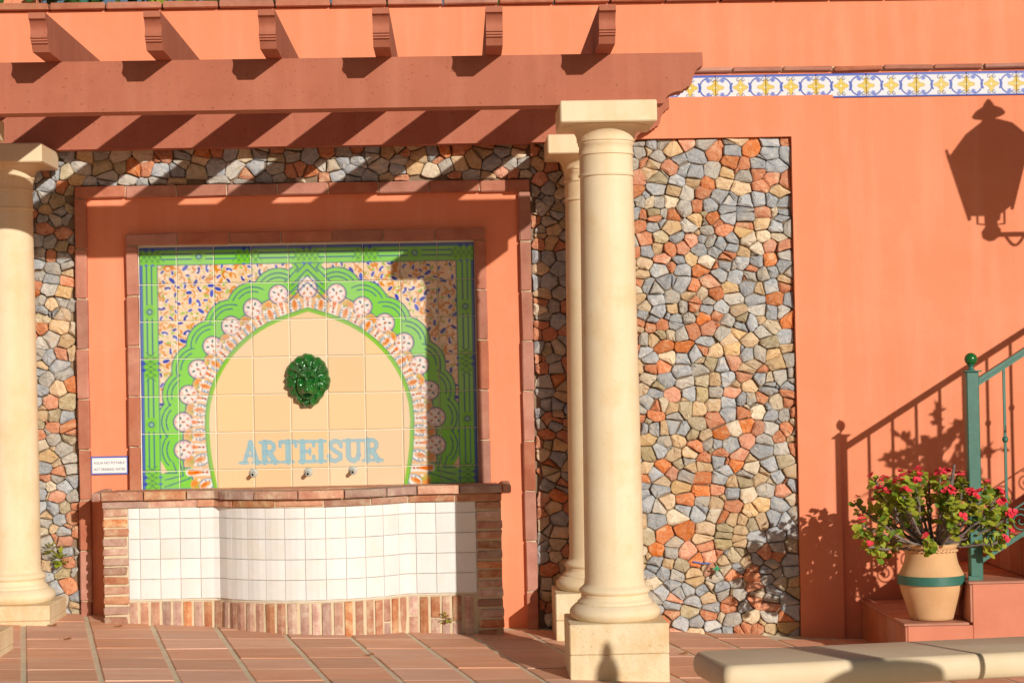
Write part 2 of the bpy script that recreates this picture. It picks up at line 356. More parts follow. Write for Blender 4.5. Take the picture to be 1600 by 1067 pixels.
# paving: strips of square terracotta pavers with wide sandy joints between the strips
DIRL = Vector((-0.215, 1, 0)).normalized(); DIRW = Vector((DIRL.y, -DIRL.x, 0))
P0 = at(234, 975, -0.9)
hz = floor_z(P0.x, P0.y)
d0 = (Fv * FPX + Rv * (234 - 800) - Uv * (975 - 533.5))
tt = (CAM.z - 0.12) / -d0.z
P0 = CAM + d0 * tt
P0.z = 0
PW, PL = 0.327, 0.33
floor = thing('paving', 'terracotta tile paving with sandy joints in front of the fountain', None, (0, -1.5, 0), kind='structure')
tilt = FN.to_track_quat('Z', 'Y')
def paver_mesh(k):
    r_ = random.Random(90 + k)
    v, f = boxvf(-(PW - 0.026) / 2, (PW - 0.026) / 2, -(PL - 0.006) / 2, (PL - 0.006) / 2, -0.03, 0.0, 0.004)
    v = [(x + r_.uniform(-.0015, .0015), y + r_.uniform(-.0012, .0012), z + (r_.uniform(-.0012, .0012) if z > -.01 else 0)) for x, y, z in v]
    return mesh_of('paver', v, f, M['paver'])
PM = [paver_mesh(k) for k in range(6)]
# frame of the paving: x axis DIRW, y axis DIRL, lying in the floor plane
ax = (DIRW - FN * DIRW.dot(FN)).normalized(); ay = FN.cross(ax)
prot = Matrix((ax, ay, FN)).transposed().to_euler()
cells = []
for i in range(-16, 26):
    for j in range(-14, 16):
        c = P0 + DIRW * ((i + 0.5) * PW) + DIRL * ((j + 0.37 + (0.13 * ((i * 7) % 5) / 5)) * PL)
        if -3.4 < c.x < 4.2 and -4.9 < c.y < 0.05: cells.append((c, i, j))
# those nearest the wall show in the picture
cells.sort(key=lambda q: -(q[0].y - 0.25 * abs(q[0].x)))
far = MB(); npv = 0
for (c, i, j) in cells:
    c = c.copy(); c.z = floor_z(c.x, c.y)
    if c.y > -0.02: continue
    if npv < 290:
        put('paver', PM[rnd.randrange(6)], floor, c + Vector((0, 0, rnd.uniform(-.0015, .0015))), prot); npv += 1
    else:
        Rm = Matrix((ax, ay, FN)).transposed()
        v, f = boxvf(-(PW - .026) / 2, (PW - .026) / 2, -(PL - .006) / 2, (PL - .006) / 2, -.03, 0, .004)
        far.add([c + Rm @ Vector(p) for p in v], f)
if far.v: tag(far.build('pavers_beyond', M['paver'], floor), kind='stuff')
jv = [(x, y, floor_z(x, y) - 0.006) for y in (-5.2, 0.06) for x in (-3.7, 4.5)]
build('joint_bed', jv, [(0, 1, 3, 2)], M['joint'], floor)

# ------------------------------------------------------------------ the coral wall
ZREC, ZBAND, ZTOP = 2.685, 2.905, 3.434
XREC0, XREC1, XCL = -2.62, at(1245, 600, -0.03).x, at(1307, 400, -0.03).x
wall = thing('coral_wall', 'tall coral stucco wall behind the pergola and staircase', 'wall', (0, 0.1, 0))
MB().box(-7, 7, 0.0, 0.25, ZBAND, ZTOP).build('upper_wall', M['coral'], wall)
MB().box(XCL, 7, 0.0, 0.25, -0.6, ZBAND).build('lower_wall', M['coral'], wall)
MB().box(-7, XCL, 0.10, 0.25, -0.3, ZBAND).build('core', M['coral'], wall)
MB().box(XREC1, XCL, -0.03, 0.1, -0.4, ZREC).build('pier_strip', M['coral'], wall)
MB().box(-7, XCL, -0.03, 0.1, ZREC, ZBAND + 0.004).build('lintel_strip', M['coral'], wall)
MB().box(-7, XREC0, -0.03, 0.1, -0.3, ZREC).build('side_strip', M['coral'], wall)
# coping bricks and ledge bricks
_bc = {}
def brick_mesh(L, D, H, k, mt, ch=0.006, jit=0.003):
    key = (round(L, 3), round(D, 3), round(H, 3), k, mt)
    if key not in _bc:
        r_ = random.Random(hash(key[:4]) % 9999 + k)
        v, f = boxvf(-L / 2, L / 2, -D / 2, D / 2, -H / 2, H / 2, ch)
        v = [tuple(c + r_.uniform(-jit, jit) for c in p) for p in v]
        _bc[key] = mesh_of('brick', v, f, M[mt])
    return _bc[key]
def brick(parent, x, y, z, L, D, H, mt='brick_frame', rot=(0, 0, 0), ch=0.006, jit=0.003, name='brick'):
    return put(name, brick_mesh(L, D, H, rnd.randrange(4), mt, ch, jit), parent, (x, y, z), rot)
xx = -3.4
while xx < 3.4:
    L = 0.305
    brick(wall, xx + L / 2, 0.11, ZTOP + 0.02, L - 0.008, 0.30, 0.038, rot=(0, rnd.uniform(-.004, .004), 0), name='coping_brick'); xx += L
xx = -2.9
while xx < 3.6:
    brick(wall, xx + 0.139, -0.014, 3.056, 0.268, 0.040, 0.026, rot=(0, rnd.uniform(-.006, .006), 0), name='ledge_brick'); xx += 0.277
MB().box(-3.4, 3.6, -0.012, 0.004, 3.044, 3.067).build('ledge_mortar', M['mortar'], wall)

# ------------------------------------------------------------------ painter: draws a design into an array
class Paint:
    def __init__(s, W, H, res, base):
        s.res = res; s.w = int(W * res); s.h = int(H * res)
        s.a = np.empty((s.h, s.w, 3)); s.a[:] = lin(base)
        yy, xx = np.mgrid[0:s.h, 0:s.w]; s.X = (xx + .5) / res; s.Y = (yy + .5) / res
    def fill(s, m, c): s.a[m] = lin(c)
    def win(s, x0, x1, y0, y1):
        r = s.res
        return (slice(max(0, int(y0 * r)), max(0, min(s.h, int(y1 * r) + 1))), slice(max(0, int(x0 * r)), max(0, min(s.w, int(x1 * r) + 1))))
    def seg(s, p, q, t, c):
        w_ = s.win(min(p[0], q[0]) - t, max(p[0], q[0]) + t, min(p[1], q[1]) - t, max(p[1], q[1]) + t)
        X, Y = s.X[w_], s.Y[w_]; dx, dy = q[0] - p[0], q[1] - p[1]; l2 = dx * dx + dy * dy + 1e-12
        k = np.clip(((X - p[0]) * dx + (Y - p[1]) * dy) / l2, 0, 1)
        s.a[w_][np.hypot(X - p[0] - k * dx, Y - p[1] - k * dy) < t / 2] = lin(c)
    def poly(s, pts, t, c):
        for i in range(len(pts) - 1): s.seg(pts[i], pts[i + 1], t, c)
    def ell(s, cx, cy, rx, ry, ang, c):
        r = max(rx, ry); w_ = s.win(cx - r, cx + r, cy - r, cy + r); X, Y = s.X[w_] - cx, s.Y[w_] - cy
        ca, sa = math.cos(ang), math.sin(ang)
        s.a[w_][((X * ca + Y * sa) / rx) ** 2 + ((-X * sa + Y * ca) / ry) ** 2 < 1] = lin(c)
    def arc(s, cx, cy, r, a0, a1, t, c, n=14):
        s.poly([(cx + r * math.cos(a0 + (a1 - a0) * i / n), cy + r * math.sin(a0 + (a1 - a0) * i / n)) for i in range(n + 1)], t, c)
    def sample(s, gx, gy, k):
        # box average of k x k texels round the points
        pad = k; A = np.pad(s.a, ((pad, pad), (pad, pad), (0, 0)), mode='edge')
        ix = np.clip((gx * s.res).astype(int), 0, s.w - 1) + pad; iy = np.clip((gy * s.res).astype(int), 0, s.h - 1) + pad
        out = 0
        for dy in range(k):
            for dx in range(k): out = out + A[iy + dy - k // 2, ix + dx - k // 2]
        return out / (k * k) * 0.80

# ---- mural design (unit: one tile; X right, Y down)
MU, MV = 9.0, 6.56
def paint_mural():
    p = Paint(MU, MV, 150, (250, 219, 176)); X, Y = p.X, p.Y
    GREEN, BLUE, PEACH, ORANGE, WHITE, NAVY = (146, 220, 104), (78, 112, 150), (250, 218, 182), (226, 150, 66), (246, 240, 232), (72, 88, 190)
    GREEN2 = (134, 210, 80)
    r_ = random.Random(11)
    cx, cy = 4.5, 4.8
    dx, dy = X - cx, cy - Y
    rr = np.hypot(dx, np.where(dy < 0, dy * 0.6, dy)); th = np.arctan2(dx, dy)
    def fline(t): return 2.67 + .29 * np.exp(-np.abs(t) / .6) + .05 * np.exp(-np.abs(t) / .07)
    def fdisc(t): return 3.33 + .30 * np.exp(-(t / .45) ** 2) + np.where(np.abs(t) > 1.3, (np.abs(t) - 1.3) * .24, 0)
    line = fline(th)
    outside = rr > line
    # cream field: faint warm cloudiness
    p.fill(outside, PEACH)
    # spandrel flowers
    for k in range(4400):
        x, y = r_.uniform(0.45, 8.55), r_.uniform(0.45, 6.3)
        if math.hypot(x - cx, cy - y) < 3.5 and y < 4.8: continue
        if y > 4.8 and 1.6 < x < 7.4: continue
        t = r_.random(); a = r_.uniform(0, 6.28)
        if t < 0.30: p.arc(x, y, r_.uniform(.06, .13), a, a + r_.uniform(1.2, 3.2), r_.uniform(.03, .055), r_.choice([ORANGE, (228, 156, 74), (218, 132, 52)]), 6)
        elif t < 0.52: p.ell(x, y, r_.uniform(.03, .07), .028, a, r_.choice([(150, 196, 84), (176, 208, 120)]))
        elif t < 0.80: p.arc(x, y, r_.uniform(.04, .09), a, a + 2.2, 0.018, (190, 186, 130), 5)
        else: p.ell(x, y, .03, .03, 0, WHITE)
    used = []
    for k in range(2600):
        x, y = r_.uniform(0.5, 8.5), r_.uniform(0.5, 5.6)
        if math.hypot(x - cx, cy - y) < 3.75 or (y > 4.6 and 1.2 < x < 7.8): continue
        if any((x - u) ** 2 + (y - v_) ** 2 < .20 ** 2 for u, v_ in used): continue
        used.append((x, y)); a = r_.uniform(0, 6.28); l = r_.uniform(.06, .112)
        p.ell(x, y, l + .022, l * .5 + .02, a, (250, 226, 196)); p.ell(x, y, l, l * .48, a, r_.choice([NAVY, (86, 104, 204), (66, 80, 176)]))
        if r_.random() < .45: p.ell(x + .04 * math.cos(a + 1.2), y + .04 * math.sin(a + 1.2), l * .45, l * .3, a, (240, 232, 226))
    # lobes
    ANG = [R(12.6) * k for k in range(-8, 9)]
    CEN = [(cx + float(fdisc(a)) * math.sin(a), cy - float(fdisc(a)) * math.cos(a)) for a in ANG]
    CEN[8] = (cx, cy - 3.62)
    D = np.full(X.shape, 9.0); K = np.zeros(X.shape, int)
    for k, (a, b) in enumerate(CEN):
        d = np.hypot(X - a, Y - b); m = d < D; D[m] = d[m]; K[m] = k
    lob = outside & (D < 0.69)
    p.fill(outside & (D < 0.72), BLUE); p.fill(lob, GREEN)
    # concentric lines on each lobe, only on its outward side
    for k, (a, b) in enumerate(CEN):
        if k == 8: continue
        base = math.atan2(b - cy, a - cx); s = 1 if k > 8 else -1
        for rad, a0, a1 in ((0.575, -0.75, 0.95), (0.455, -0.5, 0.75)):
            lo, hi = (base + a0, base + a1) if s < 0 else (base - a1, base - a0)
            p.arc(a, b, rad, lo, hi, 0.032, BLUE, 12)
    # bottom corner returns of the green ribbon
    for s in (0, 1):
        fx = (lambda u: u) if s == 0 else (lambda u: 9 - u)
        mx = X if s == 0 else 9 - X
        m = outside & (Y > 5.85) & (mx < 1.28 + 0.22 * (Y - 6.0)) & (mx > 0.3)
        p.fill(m, GREEN)
        tri = (mx > 0.5) & (mx < 0.5 + (Y - 5.72) * .55) & (Y > 5.72) & (Y < 6.05); p.fill(tri, PEACH)
        for o_ in (0.0, 0.15, 0.30):
            p.poly([(fx(.82 + o_ * 1.1), 5.75), (fx(.92 + o_ * 1.2), 6.05 + o_ * .5), (fx(.6), 6.05 + o_ * 1.25)][:3], 0.03, BLUE)
        p.poly([(fx(1.22), 5.8), (fx(1.28), 6.0), (fx(1.42), 6.5)], 0.035, BLUE)
        p.poly([(fx(.05), 6.50), (fx(1.42), 6.50)], 0.07, (110, 140, 200))
    # flower band between arch line and lobes
    shoulder = np.where(np.abs(th) < 1.95, fdisc(th) - .05, 3.40)
    band = outside & (rr < shoulder + 0.02) & ~((Y > 5.9) & (np.abs(dx) > 3.15 + (Y - 5.9) * -.12))
    p.fill(outside & (rr < shoulder + 0.05) & (rr > shoulder) & (np.abs(th) < 1.9), BLUE)
    p.fill(band, (240, 196, 150))
    for k, (a, b) in enumerate(CEN):
        p.ell(a, b, .275, .275, 0, BLUE); p.ell(a, b, .245, .245, 0, (238, 196, 190))
        if k == 8:
            for q in range(12): p.seg((cx - .2 + q * .018, b - .2 + .0 * q), (cx, b - .44), 0.04, WHITE); p.seg((cx + .2 - q * .018, b - .2), (cx, b - .44), 0.04, WHITE)
            p.poly([(cx - .27, b - .17), (cx, b - .48), (cx + .27, b - .17)], .035, BLUE)
    cells_ = [R(6.3) * k for k in range(-20, 21)]
    for a in cells_:
        k = round(a / R(6.3))
        ux, uy = math.sin(a), -math.cos(a); tx, ty = math.cos(a), math.sin(a)
        r_in, r_out = float(fline(a)) + .10, float(fdisc(a)) - .06
        if abs(a) > 1.95: r_out = 3.36
        def P(f, t):
            r = r_in + (r_out - r_in) * f
            if abs(a) <= math.pi / 2: return (cx + ux * r + tx * t, cy + uy * r + ty * t)
            sg_ = 1 if a > 0 else -1; dn = (abs(a) - math.pi / 2) * 3.05 + t * sg_
            return (cx + sg_ * math.sqrt(max(0, r * r - (.6 * dn) ** 2)), cy + dn)
        if abs(a) > R(123): continue
        if k % 2 == 0:      # orange stem under each white disc, white beside it
            p.seg(P(.02, 0), P(.95, 0), .20, (246, 238, 228))
            for q in range(6): p.seg(P(.30 + q * .1, 0), P(.40 + q * .1, 0), .05 + .02 * q, (238, 150, 92))
            p.ell(*P(.62, 0), .05, .06, a, (232, 124, 62)); p.ell(*P(.16, 0), .03, .04, a, (190, 84, 84)); p.ell(*P(.32, 0), .022, .03, a, (120, 90, 90))
        else:               # palmette: olive and orange top, white fan edged with blue below
            p.ell(*P(.72, 0), .17, .17, a, (222, 190, 120)); p.ell(*P(.80, .03), .09, .09, a, (236, 160, 100)); p.ell(*P(.68, -.05), .06, .07, a, (196, 184, 96))
            p.ell(*P(.28, 0), .165, .21, a, (122, 166, 198)); p.ell(*P(.29, 0), .135, .195, a, (250, 246, 240))
            p.ell(*P(.34, 0), .075, .16, a, (240, 180, 128)); p.ell(*P(.40, 0), .04, .10, a, (226, 140, 84))
            for t in (-1, 1):
                for f in (.12, .30, .46): p.ell(*P(f, t * .105), .02, .026, a, (128, 150, 180))
                p.ell(*P(.58, t * .13), .03, .05, a, (250, 246, 240))
    for k, (a, b) in enumerate(CEN):
        p.ell(a, b, .242, .242, 0, (236, 204, 196)); p.ell(a, b, .205, .205, 0, (246, 238, 232))
        base = math.atan2(b - cy, a - cx)
        for q, (rad, an, c) in enumerate(((.0, 0, (186, 110, 70)), (.13, .9, (90, 120, 120)), (.13, -.9, (90, 120, 130)), (.15, 2.5, (214, 120, 90)), (.15, -2.5, (214, 120, 80)), (.2, 0, (230, 180, 160)), (.2, 1.7, (220, 180, 200)), (.2, -1.7, (220, 180, 200)))):
            p.ell(a + rad * math.cos(base + an), b + rad * math.sin(base + an), .05, .026, base + an, c)
    # speckle the band so that it reads as brushwork
    for k in range(700):
        a = r_.uniform(-1.95, 1.95); rad = float(fline(a)) + r_.uniform(.12, .55)
        x, y = cx + rad * math.sin(a), cy - rad * math.cos(a)
        p.ell(x, y, .022, .014, r_.uniform(0, 3), r_.choice([WHITE, (236, 150, 96), (206, 176, 110), (150, 178, 190), WHITE]))
    p.fill((rr > line) & (rr < line + 0.115), (150, 206, 92)); p.fill((rr > line + .085) & (rr < line + 0.12), (120, 176, 110))
    # top centre chevrons
    m = (np.abs(dx) < np.where(Y < .75, .42 - np.abs(Y - .5) * .5, .28 + (Y - .72) * 1.05)) & (Y > .3) & (Y < 1.35) & (D > .33) & outside
    m &= ~((Y > 1.0) & (np.abs(dx) > .62))
    p.fill(m, GREEN2)
    for c in (.28, .46, .66, .82, 1.0):
        e = min(.55, max(.15, (c - .1) * .75)); 
        p.poly([(cx - e, c + e), (cx, c), (cx + e, c + e)], .034, BLUE)
    for s in (-1, 1): p.poly([(cx + s * .34, .48), (cx + s * .24, .62), (cx + s * .62, 1.0)], .03, BLUE)
    # border ribbon
    e = np.minimum(np.minimum(X, MU - X), Y)
    p.fill(e < .5, BLUE); p.fill(e < .472, GREEN)
    for c in (.195, .33): p.fill(np.abs(e - c) < .016, BLUE)
    p.fill(e < .075, (98, 124, 200)); p.fill((e > .07) & (e < .095), BLUE)
    def knot(s, side):
        def Q(t, q):
            return (s + t, q) if side == 't' else ((q, s + t) if side == 'l' else (9 - q, s + t))
        a_, b_ = Q(-.3, .1), Q(.3, .468)
        p.fill((X > min(a_[0], b_[0])) & (X < max(a_[0], b_[0])) & (Y > min(a_[1], b_[1])) & (Y < max(a_[1], b_[1])), GREEN2)
        for i in range(-2, 3):
            for sg in (-1, 1):
                p.seg(Q(i * .15 - .09, .27 - sg * .13), Q(i * .15 + .09, .27 + sg * .13), .022, (92, 150, 96))
        for i in (-1, 1): p.ell(*Q(i * .09, .075), .06, .05, 0, NAVY); p.ell(*Q(i * .09, .485), .055, .03, 0, (98, 124, 200))
        for i in (-.1, 0, .1): p.ell(*Q(i, .27), .02, .02, 0, (60, 90, 90))
    def ring(s, side):
        x, y = (s, .265) if side == 't' else ((.265, s) if side == 'l' else (8.735, s))
        p.ell(x, y, .2, .15, 0 if side == 't' else 1.571, GREEN2); p.ell(x, y, .085, .085, 0, BLUE); p.ell(x, y, .052, .052, 0, (150, 200, 170))
    for s in (.28, 2.9, 4.5, 6.1, 8.72): knot(s, 't')
    for s in (1.6, 7.4): ring(s, 't')
    for sd in ('l', 'r'):
        knot(3.2, sd); knot(6.25, sd); ring(1.73, sd); ring(4.75, sd)
    # the lettering, slab capitals
    LB, LD = (172, 208, 216), (142, 188, 210)
    h = 0.62; y1 = 5.86; y0 = y1 - h
    x = 2.66
    def stroke(pts, t=.115, c=LB): p.poly(pts, t + .03, LD); p.poly(pts, t, c)
    def serif(xc, y, wd=.26): p.seg((xc - wd / 2, y), (xc + wd / 2, y), .085, LD); p.seg((xc - wd / 2, y), (xc + wd / 2, y), .06, LB)
    def glyph(ch, x):
        t = y0 + .04; b = y1 - .04; m_ = (t + b) / 2
        if ch == 'A':
            stroke([(x + .07, b), (x + .24, t)], .075); stroke([(x + .24, t), (x + .41, b)]); stroke([(x + .13, b - .19), (x + .35, b - .19)], .05); serif(x + .06, b, .2); serif(x + .42, b, .24); return .55
        if ch == 'R':
            stroke([(x + .12, t), (x + .12, b)]); stroke([(x + .12, t), (x + .28, t), (x + .36, t + .07), (x + .36, m_ - .08), (x + .28, m_), (x + .12, m_)], .075); stroke([(x + .24, m_), (x + .4, b)]); serif(x + .12, b, .24); serif(x + .41, b, .2); serif(x + .08, t, .16); return .56
        if ch == 'T':
            stroke([(x + .24, t), (x + .24, b)]); stroke([(x + .03, t), (x + .45, t)], .07); serif(x + .24, b, .28); stroke([(x + .03, t), (x + .03, t + .13)], .05); stroke([(x + .45, t), (x + .45, t + .13)], .05); return .56
        if ch == 'E':
            stroke([(x + .12, t), (x + .12, b)]); stroke([(x + .04, t), (x + .42, t), (x + .42, t + .12)], .065); stroke([(x + .12, m_), (x + .32, m_)], .06); stroke([(x + .32, m_ - .08), (x + .32, m_ + .08)], .04); stroke([(x + .04, b), (x + .42, b), (x + .42, b - .14)], .065); return .53
        if ch == 'I':
            stroke([(x + .13, t), (x + .13, b)]); serif(x + .13, t, .26); serif(x + .13, b, .26); return .33
        if ch == 'S':
            q = [(x + .36, t + .14), (x + .33, t + .03), (x + .2, t), (x + .08, t + .06), (x + .08, m_ - .1), (x + .2, m_), (x + .34, m_ + .09), (x + .34, b - .06), (x + .2, b), (x + .07, b - .03), (x + .04, b - .15)]
            stroke(q, .085); return .48
        if ch == 'U':
            stroke([(x + .12, t), (x + .12, b - .12), (x + .18, b - .02), (x + .27, b), (x + .36, b - .05), (x + .4, b - .16)], .1); stroke([(x + .4, t), (x + .4, b - .16)], .07); serif(x + .12, t, .24); serif(x + .4, t, .2); return .57
    for ch in 'ARTEISUR': x += glyph(ch, x) * 0.87 + .02
    return p

def grid_tile(name, w_, h_, n, mm, depth, P, u0, u1, v0, v1, mt, k):
    """a glazed tile lying in the xz plane, its face a fine grid that carries the painted colours; edge ring rounded back"""
    us = np.linspace(0, 1, n + 1); vs = np.linspace(0, 1, mm + 1); G, H = np.meshgrid(us, vs)
    x = (G - .5) * w_; z = (.5 - H) * h_; y = np.zeros_like(x)
    edge = np.zeros_like(x, bool); edge[0] = edge[-1] = True; edge[:, 0] = edge[:, -1] = True
    y[edge] = 0.003
    co = np.stack([x, y, z], -1).reshape(-1, 3)
    idx = np.arange((n + 1) * (mm + 1)).reshape(mm + 1, n + 1)
    q = np.stack([idx[:-1, :-1], idx[1:, :-1], idx[1:, 1:], idx[:-1, 1:]], -1).reshape(-1, 4)
    per = list(idx[0, :]) + list(idx[1:, -1]) + list(idx[-1, -2::-1]) + list(idx[-2:0:-1, 0])
    b0 = len(co); back = co[per].copy(); back[:, 1] = depth; co = np.concatenate([co, back]); np_ = len(per)
    side = [(per[i], per[(i + 1) % np_], b0 + (i + 1) % np_, b0 + i) for i in range(np_)]
    faces = q.tolist() + side
    me = mesh_of(name, co.tolist(), faces, mt)
    col = P.sample(u0 + (u1 - u0) * G.ravel(), v0 + (v1 - v0) * H.ravel(), k)
    col = np.concatenate([col, np.tile(np.array([[.75, .68, .55]]), (np_, 1))])
    at_ = me.color_attributes.new('Col', 'FLOAT_COLOR', 'POINT')
    at_.data.foreach_set('color', np.concatenate([col, np.ones((len(col), 1))], 1).astype(np.float32).ravel())
    return me

# ------------------------------------------------------------------ tile band on the wall
def paint_band():
    H = 0.485
    p = Paint(1.0, H, 300, (244, 243, 246)); X, Y = p.X, p.Y
    B, B2, Yl, Yd = (82, 104, 196), (120, 142, 222), (240, 214, 104), (206, 168, 66)
    def flower(cx, cy, s, wide):
        for k in range(4):
            a = k * math.pi / 2; l = s * (wide if k % 2 == 0 else 1.0)
            p.ell(cx + l * .55 * math.cos(a), cy + l * .55 * math.sin(a), l * .56, s * .30, a, Yd)
            p.ell(cx + l * .55 * math.cos(a), cy + l * .55 * math.sin(a), l * .48, s * .23, a, Yl)
        for k in range(4):
            a = k * math.pi / 2 + .785; p.ell(cx + s * .42 * math.cos(a), cy + s * .42 * math.sin(a), s * .26, s * .13, a, Yd); p.ell(cx + s * .42 * math.cos(a), cy + s * .42 * math.sin(a), s * .2, s * .09, a, Yl)
        p.ell(cx, cy, .024, .024, 0, (250, 246, 220))
        for sx in (-1, 1):
            for sy in (-1, 1): p.arc(cx + sx * .05, cy + sy * .155, .03, 0, 5, .016, (96, 98, 130), 8)
    cy = H / 2 + .01
    flower(.5, cy, .15, .9)
    for ox in (0.0, 1.0):
        flower(ox, cy, .14, 1.1)
        for s in (-1, 1):
            p.arc(ox + s * .12, cy, .19, -1.35 if s > 0 else math.pi - 1.35, 1.35 if s > 0 else math.pi + 1.35, .03, B, 24)
            p.ell(ox + s * .305, cy, .028, .08, 0, B); p.ell(ox + s * .325, cy - .07, .02, .03, .5 * s, B); p.ell(ox + s * .325, cy + .07, .02, .03, -.5 * s, B)
            for sy in (-1, 1): p.arc(ox + s * .135, cy + sy * .145, .035, 0, 5.5, .026, B2, 10); p.ell(ox + s * .135, cy + sy * .145, .018, .018, 0, B)
    p.fill(Y < .05, B); p.fill((Y > .02) & (Y < .032), B2); p.fill(Y > H - .03, B)
    return p
pb = paint_band()
TB = grid_tile('band_tile', 0.274, 0.134, 84, 42, 0.008, pb, 0, 1, 0, .485, M['band_tile'], 4)
band = thing('tile_band', 'blue, white and yellow painted tile band along the coral wall', 'tile band', (1.0, 0, 2.9))
xx = at(1117, 120, 0).x - 0.277 * 14
for i in range(24):
    put('tile', TB, band, (xx + 0.277 * (i + .5), -0.008, 2.895 + 0.068))
    
# ------------------------------------------------------------------ rubble stonework
def clip_poly(poly, nx, ny, c):
    out = []
    for i in range(len(poly)):
        a, b = poly[i], poly[(i + 1) % len(poly)]
        da, db = a[0] * nx + a[1] * ny - c, b[0] * nx + b[1] * ny - c
        if da <= 0: out.append(a)
        if (da < 0) != (db < 0) and abs(da - db) > 1e-12:
            t = da / (da - db); out.append((a[0] + (b[0] - a[0]) * t, a[1] + (b[1] - a[1]) * t))
    return out

def stone_cells(x0, x1, z0, z1, area, seed, skip=None):
    """roughly coursed rubble: seeds in wandering rows of uneven height and spacing, small chips wedged between; cells of their power diagram"""
    r_ = np.random.RandomState(seed); AX = 0.88; P_ = []; W_ = []; z = z0; hm = math.sqrt(area / 1.5)
    while z < z1 + .02:
        h = hm * r_.uniform(.72, 1.32); x = x0 - r_.uniform(0, .1)
        while x < x1 + .02:
            wd = hm * r_.choice([.75, 1.05, 1.4, 1.8, 2.2], p=[.2, .26, .26, .18, .10]) * r_.uniform(.85, 1.15)
            px_, pz_ = x + wd / 2, z + h / 2 + h * r_.uniform(-.30, .30) + .018 * math.sin(x * 9 + z * 5)
            if x0 < px_ < x1 and z0 < pz_ < z1 and not (skip and skip(px_, pz_)):
                if r_.rand() < .16 and wd > hm:       # two thin stones instead of one
                    P_ += [(px_ * AX, pz_ - h * .28), ((px_ + .01) * AX, pz_ + h * .28)]; W_ += [0, 0]
                else: P_.append((px_ * AX, pz_)); W_.append(r_.uniform(-.0003, .0004))
                if r_.rand() < .20: P_.append(((x + r_.uniform(-.008, .008)) * AX, z + r_.uniform(-.012, .012))); W_.append(-.0009)
            x += wd
        z += h
    pts = np.array(P_); wt = np.array(W_); n = len(pts)
    bb = [(x0 * AX, z0), (x1 * AX, z0), (x1 * AX, z1), (x0 * AX, z1)]
    def cell(i):
        d2 = ((pts - pts[i]) ** 2).sum(1); order = np.argsort(d2)[1:20]; poly = bb
        for j in order:
            nx, ny = pts[j] - pts[i]
            c = ((pts[j] ** 2).sum() - (pts[i] ** 2).sum() - wt[j] + wt[i]) / 2
            poly = clip_poly(poly, nx, ny, c)
            if len(poly) < 3: return None
        return poly
    res = []
    for i in range(n):
        q = cell(i)
        if q: res.append([(a / AX, b) for a, b in q])
    return res

def inset(poly, g):
    n = len(poly); A = sum(poly[i][0] * poly[(i + 1) % n][1] - poly[(i + 1) % n][0] * poly[i][1] for i in range(n))
    sg = 1 if A > 0 else -1; out = list(poly)
    for i in range(n):
        a, b = poly[i], poly[(i + 1) % n]; ex, ey = b[0] - a[0], b[1] - a[1]; l = math.hypot(ex, ey)
        if l < 1e-6: continue
        nx, ny = sg * ey / l, -sg * ex / l
        out = clip_poly(out, nx, ny, a[0] * nx + a[1] * ny - g)
        if len(out) < 3: return None
    return out

def stone_mesh(poly, r_, yb=0.065, yf=0.0):
    q = inset(poly, r_.uniform(.0004, .0026))
    if q is None: return None
    n = len(q); c = np.mean(q, 0)
    A = abs(sum(q[i][0] * q[(i + 1) % n][1] - q[(i + 1) % n][0] * q[i][1] for i in range(n))) / 2
    if A < 0.00012: return None
    P = []
    for p in q:                                   # merge corners that nearly coincide
        if not P or math.hypot(p[0] - P[-1][0], p[1] - P[-1][1]) > .005: P.append(np.array(p))
    if len(P) > 3 and np.hypot(*(P[0] - P[-1])) < .005: P.pop()
    if len(P) < 3: return None
    P = [p + r_.uniform(-.0042, .0042, 2) for p in P]
    n = len(P); E = []
    for i in range(n):
        a, b = P[i], P[(i + 1) % n]; l = np.hypot(*(b - a)); k = min(.32, r_.uniform(.003, .009) / l)
        k2 = min(.32, r_.uniform(.003, .009) / l)
        E.append(a * (1 - k) + b * k)
        if l > .035: u = r_.uniform(.35, .65); nrm = np.array([b[1] - a[1], a[0] - b[0]]) / l; E.append(a * (1 - u) + b * u + nrm * r_.uniform(-.0035, .0025))
        E.append(a * k2 + b * (1 - k2))
    m = len(E)
    tx, tz = r_.uniform(-.26, .26), r_.uniform(-.26, .22); bulge = r_.uniform(.002, .009); y0 = yf + r_.uniform(-.006, .014)
    lim = .016 / (math.sqrt(A) * .7 + 1e-6); tx *= min(1, lim * 2); tz *= min(1, lim * 2)
    v = []; rings = [(0.0, None), (0.0, 0), (.004, 1), (.015, 2)]
    for d, lev in rings:
        for e in E:
            dv = c - e; l = np.hypot(*dv); p = e + dv / l * min(d, l * .55) if l > 1e-6 else e
            if lev is None: y = yb
            else:
                y = y0 + (p[0] - c[0]) * tx + (p[1] - c[1]) * tz + (0.0055, 0.0, -bulge * .6)[lev] + (r_.uniform(-.0045, .0045) if lev == 2 else r_.uniform(-.0025, .0025))
            v.append((p[0], y, p[1]))
    v.append((c[0], y0 - bulge + r_.uniform(-.003, .003), c[1])); f = []
    for j in range(len(rings) - 1):
        for i in range(m):
            k = (i + 1) % m; f.append((j * m + i, j * m + k, (j + 1) * m + k, (j + 1) * m + i))
    b = (len(rings) - 1) * m
    for i in range(m): f.append((b + i, b + (i + 1) % m, len(v) - 1))
    return v, f

